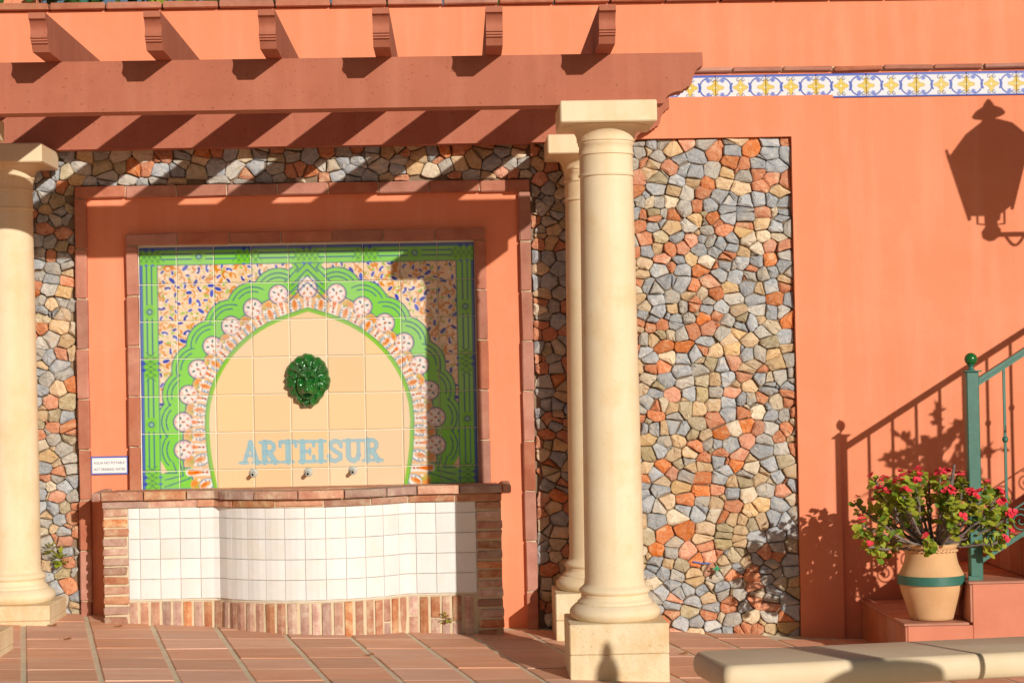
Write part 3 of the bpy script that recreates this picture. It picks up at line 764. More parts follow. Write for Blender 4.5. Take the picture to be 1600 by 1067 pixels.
def stonework(name, label, cells_, seed, loc, split=None, cap=300):
    t = thing(name, label, 'stone wall', loc); r_ = np.random.RandomState(seed)
    big = []
    for poly in cells_:
        g_ = stone_mesh(poly, r_)
        if g_ is None: continue
        c = np.mean(poly, 0); mi = r_.choice(len(STONES), p=STONE_W); big.append((c, g_, mi, np.ptp([q[0] for q in poly]) * np.ptp([q[1] for q in poly])))
    big.sort(key=lambda q: (split(q[0]) if split else 0, -q[3]))      # those that show largest come first
    rest = MB(); rmi = []
    for k, (c, (v, f), mi, ar) in enumerate(big):
        if k < cap:
            o = build('stone', v, f, STONES[mi], t); sharp(o, 24)
        else: rest.add(v, f); rmi += [mi] * len(f)
    if rest.v:
        o = tag(rest.build('small_stones', STONES[0], t), kind='stuff')
        for m_ in STONES[1:]: o.data.materials.append(m_)
        o.data.polygons.foreach_set('material_index', rmi); sharp(o, 24)
    return t

XSPLIT = 0.93
# niche outline on the wall
NX0, NX1 = at(121, 620, -0.03).x, at(834, 600, -0.03).x
NZ1 = at(476, 286, -0.03).z
cp = stone_cells(XSPLIT, XREC1, -0.16, ZREC, 0.0058, 3)
panel = stonework('rubble_wall', 'rubble stone panel of grey, tan and rust stones beside the cream columns', cp, 4, (1.4, 0.03, -0.1), cap=300,
                  split=lambda c: c[0] < 0.99)
MB().box(XSPLIT, XREC1, 0.026, 0.098, -0.3, ZREC).build('backing', M['gapdark'], panel)
cs = stone_cells(XREC0, XSPLIT, -0.1, ZREC, 0.0060, 21, lambda x, z: NX0 + .12 < x < NX1 - .12 and z < NZ1 - .12)
keep = []
for poly in cs:
    c = np.mean(poly, 0)
    if NX0 < c[0] < NX1 and c[1] < NZ1: continue
    if c[0] <= NX0: q = clip_poly(poly, 1, 0, NX0 - .004)
    elif c[0] >= NX1: q = clip_poly(poly, -1, 0, -NX1 - .004)
    else: q = clip_poly(poly, 0, -1, -NZ1 - .004)
    if len(q) >= 3: keep.append(q)
surround = stonework('rubble_wall', 'rubble stonework surrounding the brick-edged fountain niche', keep, 8, (-1, 0.03, 0), cap=300,
                     split=lambda c: 1 if 0.56 < c[0] else 0)
MB().box(XREC0, XSPLIT, 0.026, 0.097, -0.2, ZREC).build('backing', M['gapdark'], surround)

# ------------------------------------------------------------------ niche with its two brick frames
niche = thing('niche', 'coral panel edged with brick that holds the tiled mural', 'niche', ((NX0 + NX1) / 2, 0, 0.1))
MB().box(NX0 + .03, NX1 - .03, 0.0, 0.07, -0.1, NZ1 - .03).build('panel', M['coral'], niche)
BW = 0.062
def frame(x0, x1, z0, z1, yf, parent, L=0.272):
    zc_ = z1 - BW / 2; n = round((x1 - x0) / L); l = (x1 - x0) / n; D = .055
    for i in range(n): brick(parent, x0 + l * (i + .5), yf + D / 2 + rnd.uniform(-.003, .003), zc_, l - .006, D, BW, 'brick_frame', (0, rnd.uniform(-.006, .006), 0), .005)
    for xs in (x0 + BW / 2, x1 - BW / 2):
        z = z1 - BW - .003; 
        while z > z0 + .02:
            h = min(L, z - z0); brick(parent, xs + rnd.uniform(-.002, .002), yf + D / 2 + rnd.uniform(-.003, .003), z - h / 2, BW, D, h - .006, 'brick_frame', (0, rnd.uniform(-.006, .006), 0), .005); z -= h
    m = MB(); m.box(x0 + .004, x1 - .004, yf + .010, yf + .05, z1 - BW + .003, z1 - .003); m.box(x0 + .004, x0 + BW - .004, yf + .011, yf + .049, z0, z1 - BW); m.box(x1 - BW + .004, x1 - .004, yf + .011, yf + .049, z0, z1 - BW)
    m.build('frame_mortar', M['mortar'], parent)
frame(NX0, NX1, -0.02, NZ1, -0.035, niche)
MX0 = at(219.5, 570, -0.015).x; TS = 0.2022
MX1 = MX0 + 9 * TS; MZ1 = at(478, 382.5, -0.015).z; MZ0 = MZ1 - MV * TS
frame(MX0 - BW - .005, MX1 + BW + .005, MZ0 - .01, MZ1 + BW + .012, -0.042, niche)

# ------------------------------------------------------------------ mural of painted tiles
pm = paint_mural()
mural = thing('tile_mural', 'green and cream painted tile mural with a scalloped arch over the basin', 'tile mural', ((MX0 + MX1) / 2, -0.01, MZ0))
MB().box(MX0 - .006, MX1 + .006, -0.008, -0.002, MZ0, MZ1 + .013).build('grout_bed', M['grout_white'], mural)
for j in range(7):
    v0, v1 = j, min(j + 1, MV)
    for i in range(9):
        hh = (v1 - v0) * TS
        me = grid_tile('tile', TS - .0042, hh - .0042, 46, max(8, int(46 * (v1 - v0))), 0.008, pm, i + .01, i + .99, v0 + .01, v1 - .01, M['paint_tile'], 4)
        put('tile', me, mural, (MX0 + TS * (i + .5), -0.0155 + rnd.uniform(-.0006, .0006), MZ1 - TS * v0 - hh / 2), (rnd.uniform(-.003, .003), 0, rnd.uniform(-.003, .003)))

# lion mask
def lion():
    nr, na = 44, 120; v = []; f = []
    W_, H_ = 0.122, 0.147
    def g(x, y, cx, cy, sx, sy): return math.exp(-((x - cx) / sx) ** 2 - ((y - cy) / sy) ** 2)
    def height(x, y, r, a):
        # x right, y up, both in half sizes
        fd = math.hypot(x / .50, (y + .14) / .60)                   # 1 on the edge of the face
        ring = min(1, max(0, (fd - .92) * 4.5))
        h = .50 * math.sqrt(max(0, 1 - r ** 3)) + .04
        sw = a * 8.5 + 1.6 * math.sin(a * 2) + 2.2 * r
        l1 = 1 - abs(math.sin(sw)); l2 = 1 - abs(math.sin(a * 6.5 - 2.0 * r + .8))
        inner = math.exp(-((fd - 1.22) / .22) ** 2); outer = max(0, min(1, (fd - 1.35) * 4))
        h += ring * (.26 * l2 * inner + .20 * l1 * outer + .06 * (1 - abs(math.sin(sw * 3))) - .06)
        h += (1 - ring) * .16 - .16 * math.exp(-((fd - 1.0) / .09) ** 2)
        h += .30 * g(x, y, 0, -.36, .24, .20)                       # muzzle
        h += .20 * g(x, y, 0, -.02, .10, .30) + .13 * g(x, y, 0, -.21, .14, .07)
        for s in (-1, 1):
            h += .22 * g(x, y, s * .23, .20, .17, .13)              # brow and forehead lobes
            h -= .26 * g(x, y, s * .22, .02, .11, .055)             # eye sockets
            h += .12 * g(x, y, s * .22, .01, .05, .032)
            h += .13 * g(x, y, s * .34, -.16, .13, .12)             # cheeks
            h += .13 * g(x, y, s * .12, -.38, .10, .09)             # whisker pads
            h -= .12 * g(x, y, s * .08, -.235, .035, .025)          # nostrils
        h -= .12 * g(x, y, 0, .24, .035, .20)
        h -= .40 * g(x, y, 0, -.56, .22, .045)                      # open mouth
        h += .16 * g(x, y, 0, -.67, .15, .06)
        h += .10 * (1 - abs(math.sin(x * 20))) * g(x, y, 0, -.86, .3, .14)
        return h
    for j in range(nr + 1):
        r = j / nr
        for i in range(na):
            a = 2 * math.pi * i / na
            out = 1 + (0.018 * math.cos(a * 19 + 5.5) + .022 * math.cos(a * 7 + 1)+ .012 * math.cos(a * 11 + 2)) * r ** 6
            lobe = 1.0 - .34 * max(0, -math.sin(a)) ** 1.5
            x = r * math.cos(a) * out * lobe; y = r * math.sin(a) * out * (1.02 if math.sin(a) < 0 else .97)
            h = height(x, y, r, a)
            v.append((x * W_, -0.004 - max(0.02, h) * 0.105, y * H_))
    b = len(v)
    for i in range(na):
        q = v[nr * na + i]; v.append((q[0] * .97, 0.004, q[2] * .97))
    for j in range(nr):
        for i in range(na):
            k = (i + 1) % na; f.append((j * na + i, (j + 1) * na + i, (j + 1) * na + k, j * na + k))
    for i in range(na):
        k = (i + 1) % na; f.append((nr * na + i, b + i, b + k, nr * na + k))
    return v, f
lv, lf = lion(); LC = at(481, 594, -0.02)
lo = put('lion_head', mesh_of('lion_head', lv, lf, M['glaze'], True), None, (LC.x, -0.016, LC.z))
tag(lo, 'green glazed lion head mask in the middle of the tile mural', 'lion mask')

# spouts
for k, (px, py) in enumerate(((395, 739), (481, 738), (551, 735))):
    c = at(px, py, -0.06)
    t = thing('spout', ['short metal water spout under the letters R and T', 'short metal water spout under the letters E and I', 'short metal water spout under the letters S and U'][k], 'water spout', (c.x, -0.016, c.z), 'spouts below the lettering')
    m = MB(); m.v += [Vector((c.x + p.x, -0.016 - p.z, c.z + p.y)) for p in [Vector(q) for q in lathevf([(.024, 0), (.024, .004), (.018, .009), (.0125, .010)], 20)[0]]]; m.f += lathevf([(1, 0), (1, 1), (1, 2), (1, 3)], 20)[1]
    m.build('flange', M['pipe'], t, ang=40)
    pr = [(.011, 0.005), (.011, .062), (.0105, .064), (.0072, .064), (.007, .058)]
    v, f = lathevf(pr, 18); MB().add([Vector((c.x + q[0], -0.016 - q[2], c.z + q[1] - q[2] * .12)) for q in v], f).build('pipe', M['pipe'], t, ang=40)
    v, f = lathevf([(.0071, .0585), (.0071, .0592)], 14); MB().add([Vector((c.x + q[0], -0.016 - q[2], c.z + q[1] - q[2] * .12)) for q in v], f).build('opening', M['hole'], t)

# plaque
pc = at(171, 727, -0.01)
sg = thing('plaque', 'small white plaque with blue border warning about the water', 'plaque', (pc.x, 0, pc.z))
MB().box(pc.x - .102, pc.x + .102, -0.010, -0.0005, pc.z - .050, pc.z + .050, .002).build('border', M['blue'], sg)
MB().box(pc.x - .093, pc.x + .093, -0.0125, -0.0095, pc.z - .041, pc.z + .041, .001).build('face', M['sign'], sg)
for txt, dz in (('AGUA NO POTABLE', .014), ('NOT DRINKING WATER', -.021)):
    cu = bpy.data.curves.new('lettering', 'FONT'); cu.body = txt; cu.size = .021; cu.align_x = 'CENTER'; cu.align_y = 'CENTER'; cu.extrude = .0004
    tmp = bpy.data.objects.new('tmp_text', cu); COL.objects.link(tmp); bpy.context.view_layer.update()
    dg = bpy.context.evaluated_depsgraph_get(); me = bpy.data.meshes.new_from_object(tmp.evaluated_get(dg)); bpy.data.objects.remove(tmp)
    xs = [v.co.x for v in me.vertices]; k = .168 / (max(xs) - min(xs))
    for v in me.vertices: v.co = Vector((v.co.x * k, -v.co.z, v.co.y))
    me.materials.clear(); me.materials.append(M['ink'])
    put('lettering', me, sg, (pc.x, -0.0132, pc.z + dz))

# ------------------------------------------------------------------ basin
basin = thing('fountain_basin', 'bow-fronted basin of white tiles and brick below the mural', 'fountain basin', (-0.82, -0.2, 0.1))
YB = -0.33
BX0, BX1 = at(161, 870, YB).x, at(786, 870, YB).x
PWD = 0.135
FX0, FX1 = BX0 + PWD, BX1 - PWD
BC, BH, BS = at(487, 850, YB).x, 0.50, 0.225
rad = (BH ** 2 + BS ** 2) / (2 * BS)
def plan(off=0.0):
    """plan polyline of the front: flat, bow, flat; off pushes it outwards"""
    pts = []
    for i in range(8): pts.append((FX0 + (BC - BH - FX0) * i / 8, YB))
    a1 = math.asin(BH / rad)
    for i in range(41):
        a = -a1 + 2 * a1 * i / 40; x, y = BC + rad * math.sin(a), YB - BS + rad - rad * math.cos(a)
        k = min(1, min(i, 40 - i) / 4); pts.append((x, y * 1.0 if k >= 1 else YB * (1 - k) ** 2 + y * (1 - (1 - k) ** 2)))
    for i in range(1, 9): pts.append((BC + BH + (FX1 - BC - BH) * i / 8, YB))
    return pts
PLN = plan()
cum = [0]
for i in range(1, len(PLN)): cum.append(cum[-1] + math.hypot(PLN[i][0] - PLN[i - 1][0], PLN[i][1] - PLN[i - 1][1]))
SL = cum[-1]
def pp(s):
    s = min(max(s, 0), SL)
    for i in range(1, len(cum)):
        if s <= cum[i] + 1e-9:
            t = (s - cum[i - 1]) / (cum[i] - cum[i - 1]); a, b = PLN[i - 1], PLN[i]
            lo_, hi_ = max(i - 2, 0), min(i + 1, len(PLN) - 1)
            tx, ty = PLN[hi_][0] - PLN[lo_][0], PLN[hi_][1] - PLN[lo_][1]; l = math.hypot(tx, ty)
            return Vector((a[0] + (b[0] - a[0]) * t, a[1] + (b[1] - a[1]) * t, 0)), Vector((ty / l, -tx / l, 0))
ZT, ZB = 0.748, 0.258
def curved(name, s0, s1, z0, z1, o0, o1, mt, parent, n=4, jit=0):
    """piece following the front from s0 to s1, its face at offset o1 outside the plan line, its back at o0"""
    v = []; f = []; ch = .002 if not jit else .004
    js = [rnd.uniform(-jit, jit) for _ in range(4)]
    for i in range(n + 1):
        s = s0 + (s1 - s0) * i / n; p, nn = pp(s); e = (i == 0 or i == n)
        q = [p + nn * o0, p + nn * (o1 - ch), p + nn * (o1 - (ch if e else 0) + js[0]), p + nn * (o1 - (ch if e else 0) + js[1]), p + nn * (o1 - ch), p + nn * o0]
        zz = [z0, z0, z0 + ch + js[2], z1 - ch + js[3], z1, z1]
        v += [(a.x, a.y, z) for a, z in zip(q, zz)]
    for i in range(n):
        for k in range(5): f.append((i * 6 + k, (i + 1) * 6 + k, (i + 1) * 6 + k + 1, i * 6 + k + 1))
        f.append((i * 6 + 5, (i + 1) * 6 + 5, (i + 1) * 6, i * 6))
    f.append((0, 1, 2, 3, 4, 5)); f.append(tuple(n * 6 + k for k in (5, 4, 3, 2, 1, 0)))
    return build(name, v, f, M[mt], parent)
# core behind the tiles
def core(name, z0, z1, off, mt, x0=None, x1=None):
    v = []; n = len(PLN)
    fl = [p + nn * off for p, nn in (pp(c) for c in cum)]
    poly = [(FX0 - PWD * .8, -0.003)] + [(FX0 - PWD * .8, YB - off)] + [(a.x, a.y) for a in fl] + [(FX1 + PWD * .8, YB - off), (FX1 + PWD * .8, -0.003)]
    m_ = len(poly); v = [(x, y, z0) for x, y in poly] + [(x, y, z1) for x, y in poly]
    f = [tuple(range(m_)), tuple(range(2 * m_ - 1, m_ - 1, -1))] + [(i, i + m_, (i + 1) % m_ + m_, (i + 1) % m_) for i in range(m_)]
    f = [tuple(reversed(q)) for q in f] if False else f
    return build(name, v, f, M[mt], basin)
core('tile_bed', ZB, ZT - .001, -0.004, 'grout')
core('brick_bed', -0.05, ZB - .001, -0.005, 'mortar')
# white tiles
TP = 0.1055
ss = -0.045; first = True
while ss < SL - .012:
    s0, s1 = max(ss, 0), min(ss + TP, SL)
    if s1 - s0 > .012:
        z = ZT; rows = [.058] + [TP] * 4
        for h in rows:
            z0 = max(z - h, ZB); curved('white_tile', s0 + .0012, s1 - .0012, z0 + .0012, z - .0012, -0.003, 0.005 + rnd.uniform(-.0006, .0006), 'white', basin, 3); z -= h
    ss += TP
# soldier bricks along the foot
ss = 0.0
while ss < SL - .02:
    wd = rnd.uniform(.038, .046); s1 = min(ss + wd, SL); p, nn = pp((ss + s1) / 2)
    zf = floor_z(p.x, p.y) - .01
    if ZB - zf > .19 and rnd.random() < .35:
        zm = zf + rnd.uniform(.07, .1)
        curved('brick', ss, s1, zm + .004, ZB - rnd.uniform(.003, .008), -0.02, rnd.uniform(.0, .009), 'brick_old', basin, 2, .003)
        curved('brick', ss, s1, zf, zm - .004, -0.02, rnd.uniform(.0, .008), 'brick_old', basin, 2, .003)
    else:
        curved('brick', ss, s1, zf, ZB - rnd.uniform(.003, .008), -0.02, rnd.uniform(.0, .009), 'brick_old', basin, 2, .003)
    ss = s1 + rnd.uniform(.011, .020)
# piers
for x0 in (BX0, BX1 - PWD):
    xm = x0 + PWD / 2; z = ZT - .002; zf = floor_z(xm, YB) - .02
    while z > zf:
        h = rnd.uniform(.037, .043); dx = rnd.uniform(-.005, .005)
        brick(basin, xm + dx, (YB - .012 - .004) / 2 + rnd.uniform(-.004, .002), z - h / 2, PWD - .006 + rnd.uniform(-.006, .004), abs(YB) + .006, h, 'brick_old', (0, rnd.uniform(-.012, .012), 0), .006, .003); z -= h + .0115
    MB().box(x0 + .006, x0 + PWD - .006, YB - .001, -0.003, floor_z(xm, YB) - .05, ZT - .001).build('pier_mortar', M['mortar'], basin)
# ledge: two courses that follow the front
PLs = PLN; 
def ledge(z0, z1, off, back, L):
    PL2 = [(BX0 - .001, YB)] + PLN + [(BX1 + .001, YB)]
    global cum, SL
    save = (list(PLN), list(cum), SL)
    PLN[:] = PL2; c_ = [0]
    for i in range(1, len(PLN)): c_.append(c_[-1] + math.hypot(PLN[i][0] - PLN[i - 1][0], PLN[i][1] - PLN[i - 1][1]))
    cum = c_; SL = c_[-1]
    n = round(SL / L); l = SL / n
    for i in range(n):
        a, b = i * l, (i + 1) * l
        if i == 0: a -= 0
        curved('ledge_brick', a + .004, b - .004, z0 + rnd.uniform(0, .004), z1 - rnd.uniform(0, .003), back, off + rnd.uniform(-.006, .006), 'brick_old', basin, 5, .003)
    m = MB()
    PLN[:] = save[0]; cum, SL = save[1], save[2]
ledge(ZT + .001, .788, .022, -.10, .25)
ledge(.790, .836, .046, -.10, .23)
core('ledge_bed', ZT, .826, 0.010, 'mortar')
for sx, x in ((-1, BX0 - .026), (1, BX1 + .026)):
    brick(basin, x, YB / 2 - .02, .813, .045, abs(YB) + .05, .044, 'brick_old', (0, 0, 0), .006, .003, 'ledge_brick')
m = MB(); m.box(BX0 + .02, BX1 - .02, YB + .06, -.004, .826, .8285); m.build('ledge_top', M['brick_old'], basin)

# ------------------------------------------------------------------ columns
HZ = CAM.z
def column(x, y, label):
    t = thing('column', label, 'column', (x, y, floor_z(x, y)), 'cream columns of the pergola')
    zp = HZ - 1.146; zf = floor_z(x, y) - .06
    zj = max(zp - .14, floor_z(x, y) + .01)
    MB().box(x - .2275, x + .2275, y - .2275, y + .2275, zj + .001, zp, .005).build('pedestal', M['pedestal'], t)
    MB().box(x - .2268, x + .2270, y - .2265, y + .2268, zf, zj, .004).build('plinth', M['pedestal'], t)
    def arc(r0, z0, r1, z1, bul, n=8):
        return [(r0 + (r1 - r0) * i / n + bul * math.sin(math.pi * i / n), z0 + (z1 - z0) * i / n) for i in range(n + 1)]
    pr = [(.19, zp)] + arc(.196, zp + .002, .185, zp + .072, .022, 10) + [(.176, zp + .074), (.174, zp + .084)] + arc(.172, zp + .086, .158, zp + .112, -.006, 6) + [(.157, zp + .114)] + arc(.155, zp + .116, .152, zp + .152, .013, 8) + [(.146, zp + .156), (.142, zp + .166)]
    MB().lathe(pr, 56, (x, y, 0)).build('base', M['cream'], t, ang=50)
    z0, z1 = zp + .166, HZ + .915
    sh = [(.142, z0), (.1385, z0 + .03)] + [(.1385 - (.1385 - .124) * (k / 12) ** 1.3, z0 + .03 + (z1 - z0 - .03) * k / 12) for k in range(1, 13)]
    MB().lathe(sh, 56, (x, y, 0)).build('shaft', M['cream'], t, ang=50)
    cp_ = [(.124, z1), (.131, z1 + .003), (.132, z1 + .010), (.126, z1 + .014), (.1245, z1 + .10), (.1305, z1 + .103), (.131, z1 + .110), (.127, z1 + .114), (.126, z1 + .145), (.131, z1 + .150), (.131, z1 + .162), (.136, z1 + .166), (.136, z1 + .176)]
    for k in range(1, 9):
        a = k / 8 * math.pi / 2; cp_.append((.136 + .066 * (1 - math.cos(a)), z1 + .176 + .055 * math.sin(a)))
    cp_ += [(.204, HZ + 1.151)]
    MB().lathe(cp_, 56, (x, y, 0)).build('capital', M['cream'], t, ang=50)
    MB().box(x - .2225, x + .2225, y - .2225, y + .2225, HZ + 1.150, HZ + 1.2495, .006).build('abacus', M['cream'], t)
    return t
CYF, CYB = -1.567, -0.268
CXR = (at(968, 1010, -1.795).x + at(951, 172, -1.79).x) / 2
CXL = CXR - 3.075
column(CXR, CYF, 'free-standing cream column on a tall square pedestal before the rubble stone panel')
column(CXR, CYB, 'cream column against the wall at the edge of the rubble stone panel')
column(CXL, CYB, 'cream column against the wall beside the small white plaque')
column(CXL, CYF, 'cream column out in the paving on the plaque side of the fountain')

# ------------------------------------------------------------------ pergola
ZB0, ZB1 = HZ + 1.2505, HZ + 1.486
def beam(y, label, th=.07):
    xe = CXR + 0.455; xl = CXL - 0.455
    def end(x, s):
        p = [(x, ZB1), (x + s * .002, ZB1 - .062)]
        for k in range(1, 8): a = k / 8 * math.pi / 2; p.append((x - s * .052 * (math.sin(a)), ZB1 - .062 - .075 * (1 - math.cos(a)) - .02 * k / 8))
        p += [(x - s * .060, ZB1 - .158), (x - s * .078, ZB1 - .160), (x - s * .079, ZB1 - .168), (x - s * .094, ZB1 - .170), (x - s * .095, ZB1 - .178)]
        for k in range(1, 7): a = k / 6 * math.pi / 2; p.append((x - s * (.095 + .085 * math.sin(a)), ZB1 - .178 - .05 * (1 - math.cos(a))))
        p.append((x - s * .19, ZB0))
        return p
    poly = list(reversed(end(xl, -1))) + end(xe, 1)
    v, f = extrude_xz(poly, y - th, y + th)
    o = build('beam', v, f, M['beam']); sharp(o, 30)
    return tag(o, label, 'beam', 'pergola beams')
beam(CYF, 'reddish brown front pergola beam with carved end, carrying the projecting rafters')
beam(-0.096, 'reddish brown pergola beam close to the wall, striped with rafter shadows', .045)
RX = [at(px, 40, -2.0).x for px in (57.5, 240.5, 418, 598, 773.5, 950)]
step_ = (RX[-1] - RX[0]) / 5; RX = [RX[0] + step_ * k for k in range(6)]
for k, x in enumerate([RX[0] - step_] + RX):
    yf = -2.0; h = .163; z0 = ZB1 + .0005; z1 = z0 + h
    p = [(yf, z1), (yf, z1 - .026), (yf + .012, z1 - .030)]
    for q in range(0, 9): a = q / 8 * math.pi; p.append((yf + .018 + .012 * q / 8 + .020 * math.sin(a), z1 - .032 - .075 * q / 8))
    p += [(yf + .040, z1 - .110), (yf + .040, z1 - .118), (yf + .050, z1 - .120), (yf + .050, z1 - .128), (yf + .062, z1 - .130), (yf + .085, z0), (0.0, z0), (0.0, z1)]
    v, f = extrude_xz(p, -.0375, .0375)
    v = [(x + b, a, c) for a, b, c in v]; f = [tuple(reversed(q)) for q in f]
    o = build('rafter', v, f, M['beam']); sharp(o, 30)
    lab = ['second', 'third', 'fourth', 'fifth', 'sixth', 'seventh'][5 - k + 0] if k < 6 else None
    tag(o, 'reddish brown rafter with carved end, nearest the carved beam end over the stone panel' if k == 6 else 'reddish brown pergola rafter with carved end, %s in from the beam end' % lab, 'rafter', 'pergola rafters')

# ------------------------------------------------------------------ staircase
XS, TR, RI, YST = at(1345, 940, 0).x, 0.325, 0.2, -1.10
ZS = 0.148
st = thing('staircase', 'terracotta tiled staircase with coral side wall rising along the wall', 'staircase', (XS, -.5, 0))
NS = 8
for n in range(NS):
    x0, z1 = XS + TR * n, ZS + RI * n
    MB().box(x0 + .012, XS + TR * NS + .3 if n == NS - 1 else x0 + TR + .011, YST, -.002, -.4, z1 - .014, .003).build('step', M['coral_dull'], st)
    zb = floor_z(x0, -.5) - .03 if n == 0 else z1 - RI
    k = 5; wd = (abs(YST) - .004) / k
    for i in range(k):
        ya = YST + .001 + wd * i
        MB().box(x0, x0 + .0115, ya + .002, ya + wd - .002, zb, z1 - .016, .002).build('riser_tile', M['riser'], st)
        MB().box(x0 - .006, x0 + TR - .006 + (.6 if n == NS - 1 else 0), ya + .002, ya + wd - .002, z1 - .0135, z1, .003).build('tread_tile', M['riser'], st)

# railing
YR = -1.0; SLOPE = RI / TR
xp = at(1521, 740, YR).x
zt = at(1518, 581, YR).z
rail = thing('stair_railing', 'green iron stair railing with ball-topped newel post and scrolls', 'railing', (xp, YR, ZS + RI))
MB().box(xp - .031, xp + .031, YR - .031, YR + .031, ZS + RI - .01, zt, .004).build('newel_post', M['iron'], rail)
m = MB(); m.box(xp - .044, xp + .044, YR - .044, YR + .044, zt, zt + .007, .002)
m.lathe([(.022, zt + .007), (.013, zt + .018), (.011, zt + .026), (.017, zt + .034), (.018, zt + .038)], 20, (xp, YR, 0)); pcap = m.build('post_cap', M['iron'], rail, ang=40)
zb_ = zt + .064
MB().lathe([(.032 * math.sin(math.pi * k / 16), zb_ - .032 * math.cos(math.pi * k / 16)) for k in range(1, 16)], 28, (xp, YR, 0)).build('ball_finial', M['ball'], pcap, True)
xe = XS + TR * (NS - 1)
def slope_bar(name, z, hgt, dep, mt='iron'):
    L = xe - xp; v = []
    for x, zz in ((xp + .03, z + .03 * SLOPE), (xe, z + (xe - xp) * SLOPE)):
        for dy in (-dep / 2, dep / 2):
            for dz in (-hgt / 2, hgt / 2): v.append((x, YR + dy, zz + dz))
    f = [(0, 1, 3, 2), (4, 6, 7, 5), (0, 4, 5, 1), (2, 3, 7, 6), (1, 5, 7, 3), (0, 2, 6, 4)]
    return build(name, v, f, M[mt], rail)
zh = at(1531, 597, YR).z - .03 * SLOPE
slope_bar('handrail', zh + .012, .017, .05); slope_bar('rail_channel', zh - .012, .016, .022); slope_bar('rail_web', zh, .012, .008)
zl2 = at(1531, 829, YR).z - .03 * SLOPE; zl1 = at(1531, 876, YR).z - .03 * SLOPE
slope_bar('lower_rail', zl2, .009, .014); slope_bar('bottom_rail', zl1, .024, .014)
xb = at(1569.5, 640, YR).x; i = 0
while xb + .132 * i < xe - .02:
    x = xb + .132 * i; dz = (x - xp) * SLOPE
    b = MB(); b.box(x - .0062, x + .0062, YR - .0062, YR + .0062, zl1 + dz, zh + dz - .015)
    zm = (zl2 + zh) / 2 + dz
    b.lathe([(.006, zm - .016), (.012, zm - .012), (.016, zm), (.012, zm + .012), (.006, zm + .016)], 12, (x, YR, 0)); b.build('baluster', M['iron'], rail, ang=40)
    # scroll in the bay before this baluster
    xc = x - .066; pts = []
    zc_ = (zl1 + zl2) / 2 + (xc - xp) * SLOPE
    for k in range(46):
        a = 1.9 - k * .27; r_ = .060 * (1 - k / 52)
        pts.append((xc + r_ * math.cos(a) + .004, YR, zc_ + r_ * math.sin(a) - .002))
    MB().tube(pts, .0042, 6).build('scroll', M['iron'], rail, True); i += 1

# ------------------------------------------------------------------ pots with crown of thorns
def pot(x, y, z, s, label, hoop):
    t = thing('flower_pot', label, 'flower pot', (x, y, z), 'terracotta pots by the staircase')
    hs_ = .835
    pr = [(.100, 0), (.108, .004), (.112, .02), (.128, .08), (.150, .16), (.162, .215), (.166, .25), (.163, .275), (.150, .305), (.138, .335), (.131, .37), (.128, .40), (.127, .415), (.131, .432), (.141, .440), (.143, .456), (.136, .462), (.116, .460), (.112, .44)]
    pr = [(r, h * hs_) for r, h in pr]
    body = MB().lathe([(r * s, h * s) for r, h in pr], 56, (x, y, z)).build('body', M['pot'], t, ang=60)
    pts = []; n = 150
    for k in range(n + 1): a = 2 * math.pi * k / n; pts.append((x + .1335 * s * math.cos(a), y + .1335 * s * math.sin(a), z + (.420 * hs_ + .0035 * math.sin(a * 34)) * s))
    rr_ = [(.0055 + .0022 * math.sin(k * 34 * 2 * math.pi / n + 1.2)) * s for k in range(n + 1)]
    MB().tube(pts, rr_, 7).build('rope_rim', M['pot'], body, True)
    MB().lathe([(.113 * s, .438 * s * hs_), (.06 * s, .446 * s * hs_), (.005, .449 * s * hs_)], 24, (x, y, z)).build('soil', M['soil'], t)
    return t
PY = -0.93
pxx = at(1455, 900, PY).x
pot(pxx, PY, ZS + .001, .985, 'terracotta pot in a green iron hoop on the lowest step, full of red flowers', True)
# hoop of the railing that holds the pot
zhoop = at(1455, 909, PY - .16).z
m = MB()
m.lathe([(.1625, zhoop - .022), (.1685, zhoop - .022), (.1685, zhoop + .022), (.1625, zhoop + .022), (.1625, zhoop - .021)], 56, (pxx, PY, 0)); hoop_ = m.build('pot_hoop', M['iron'], rail, ang=40)
ang_ = math.atan2(YR - PY, xp - pxx)
m = MB(); m.box(pxx + .16, xp + .012, YR - .040, YR - .0315, zhoop - .02, zhoop + .02, .002); m.build('hoop_bracket', M['iron'], hoop_)

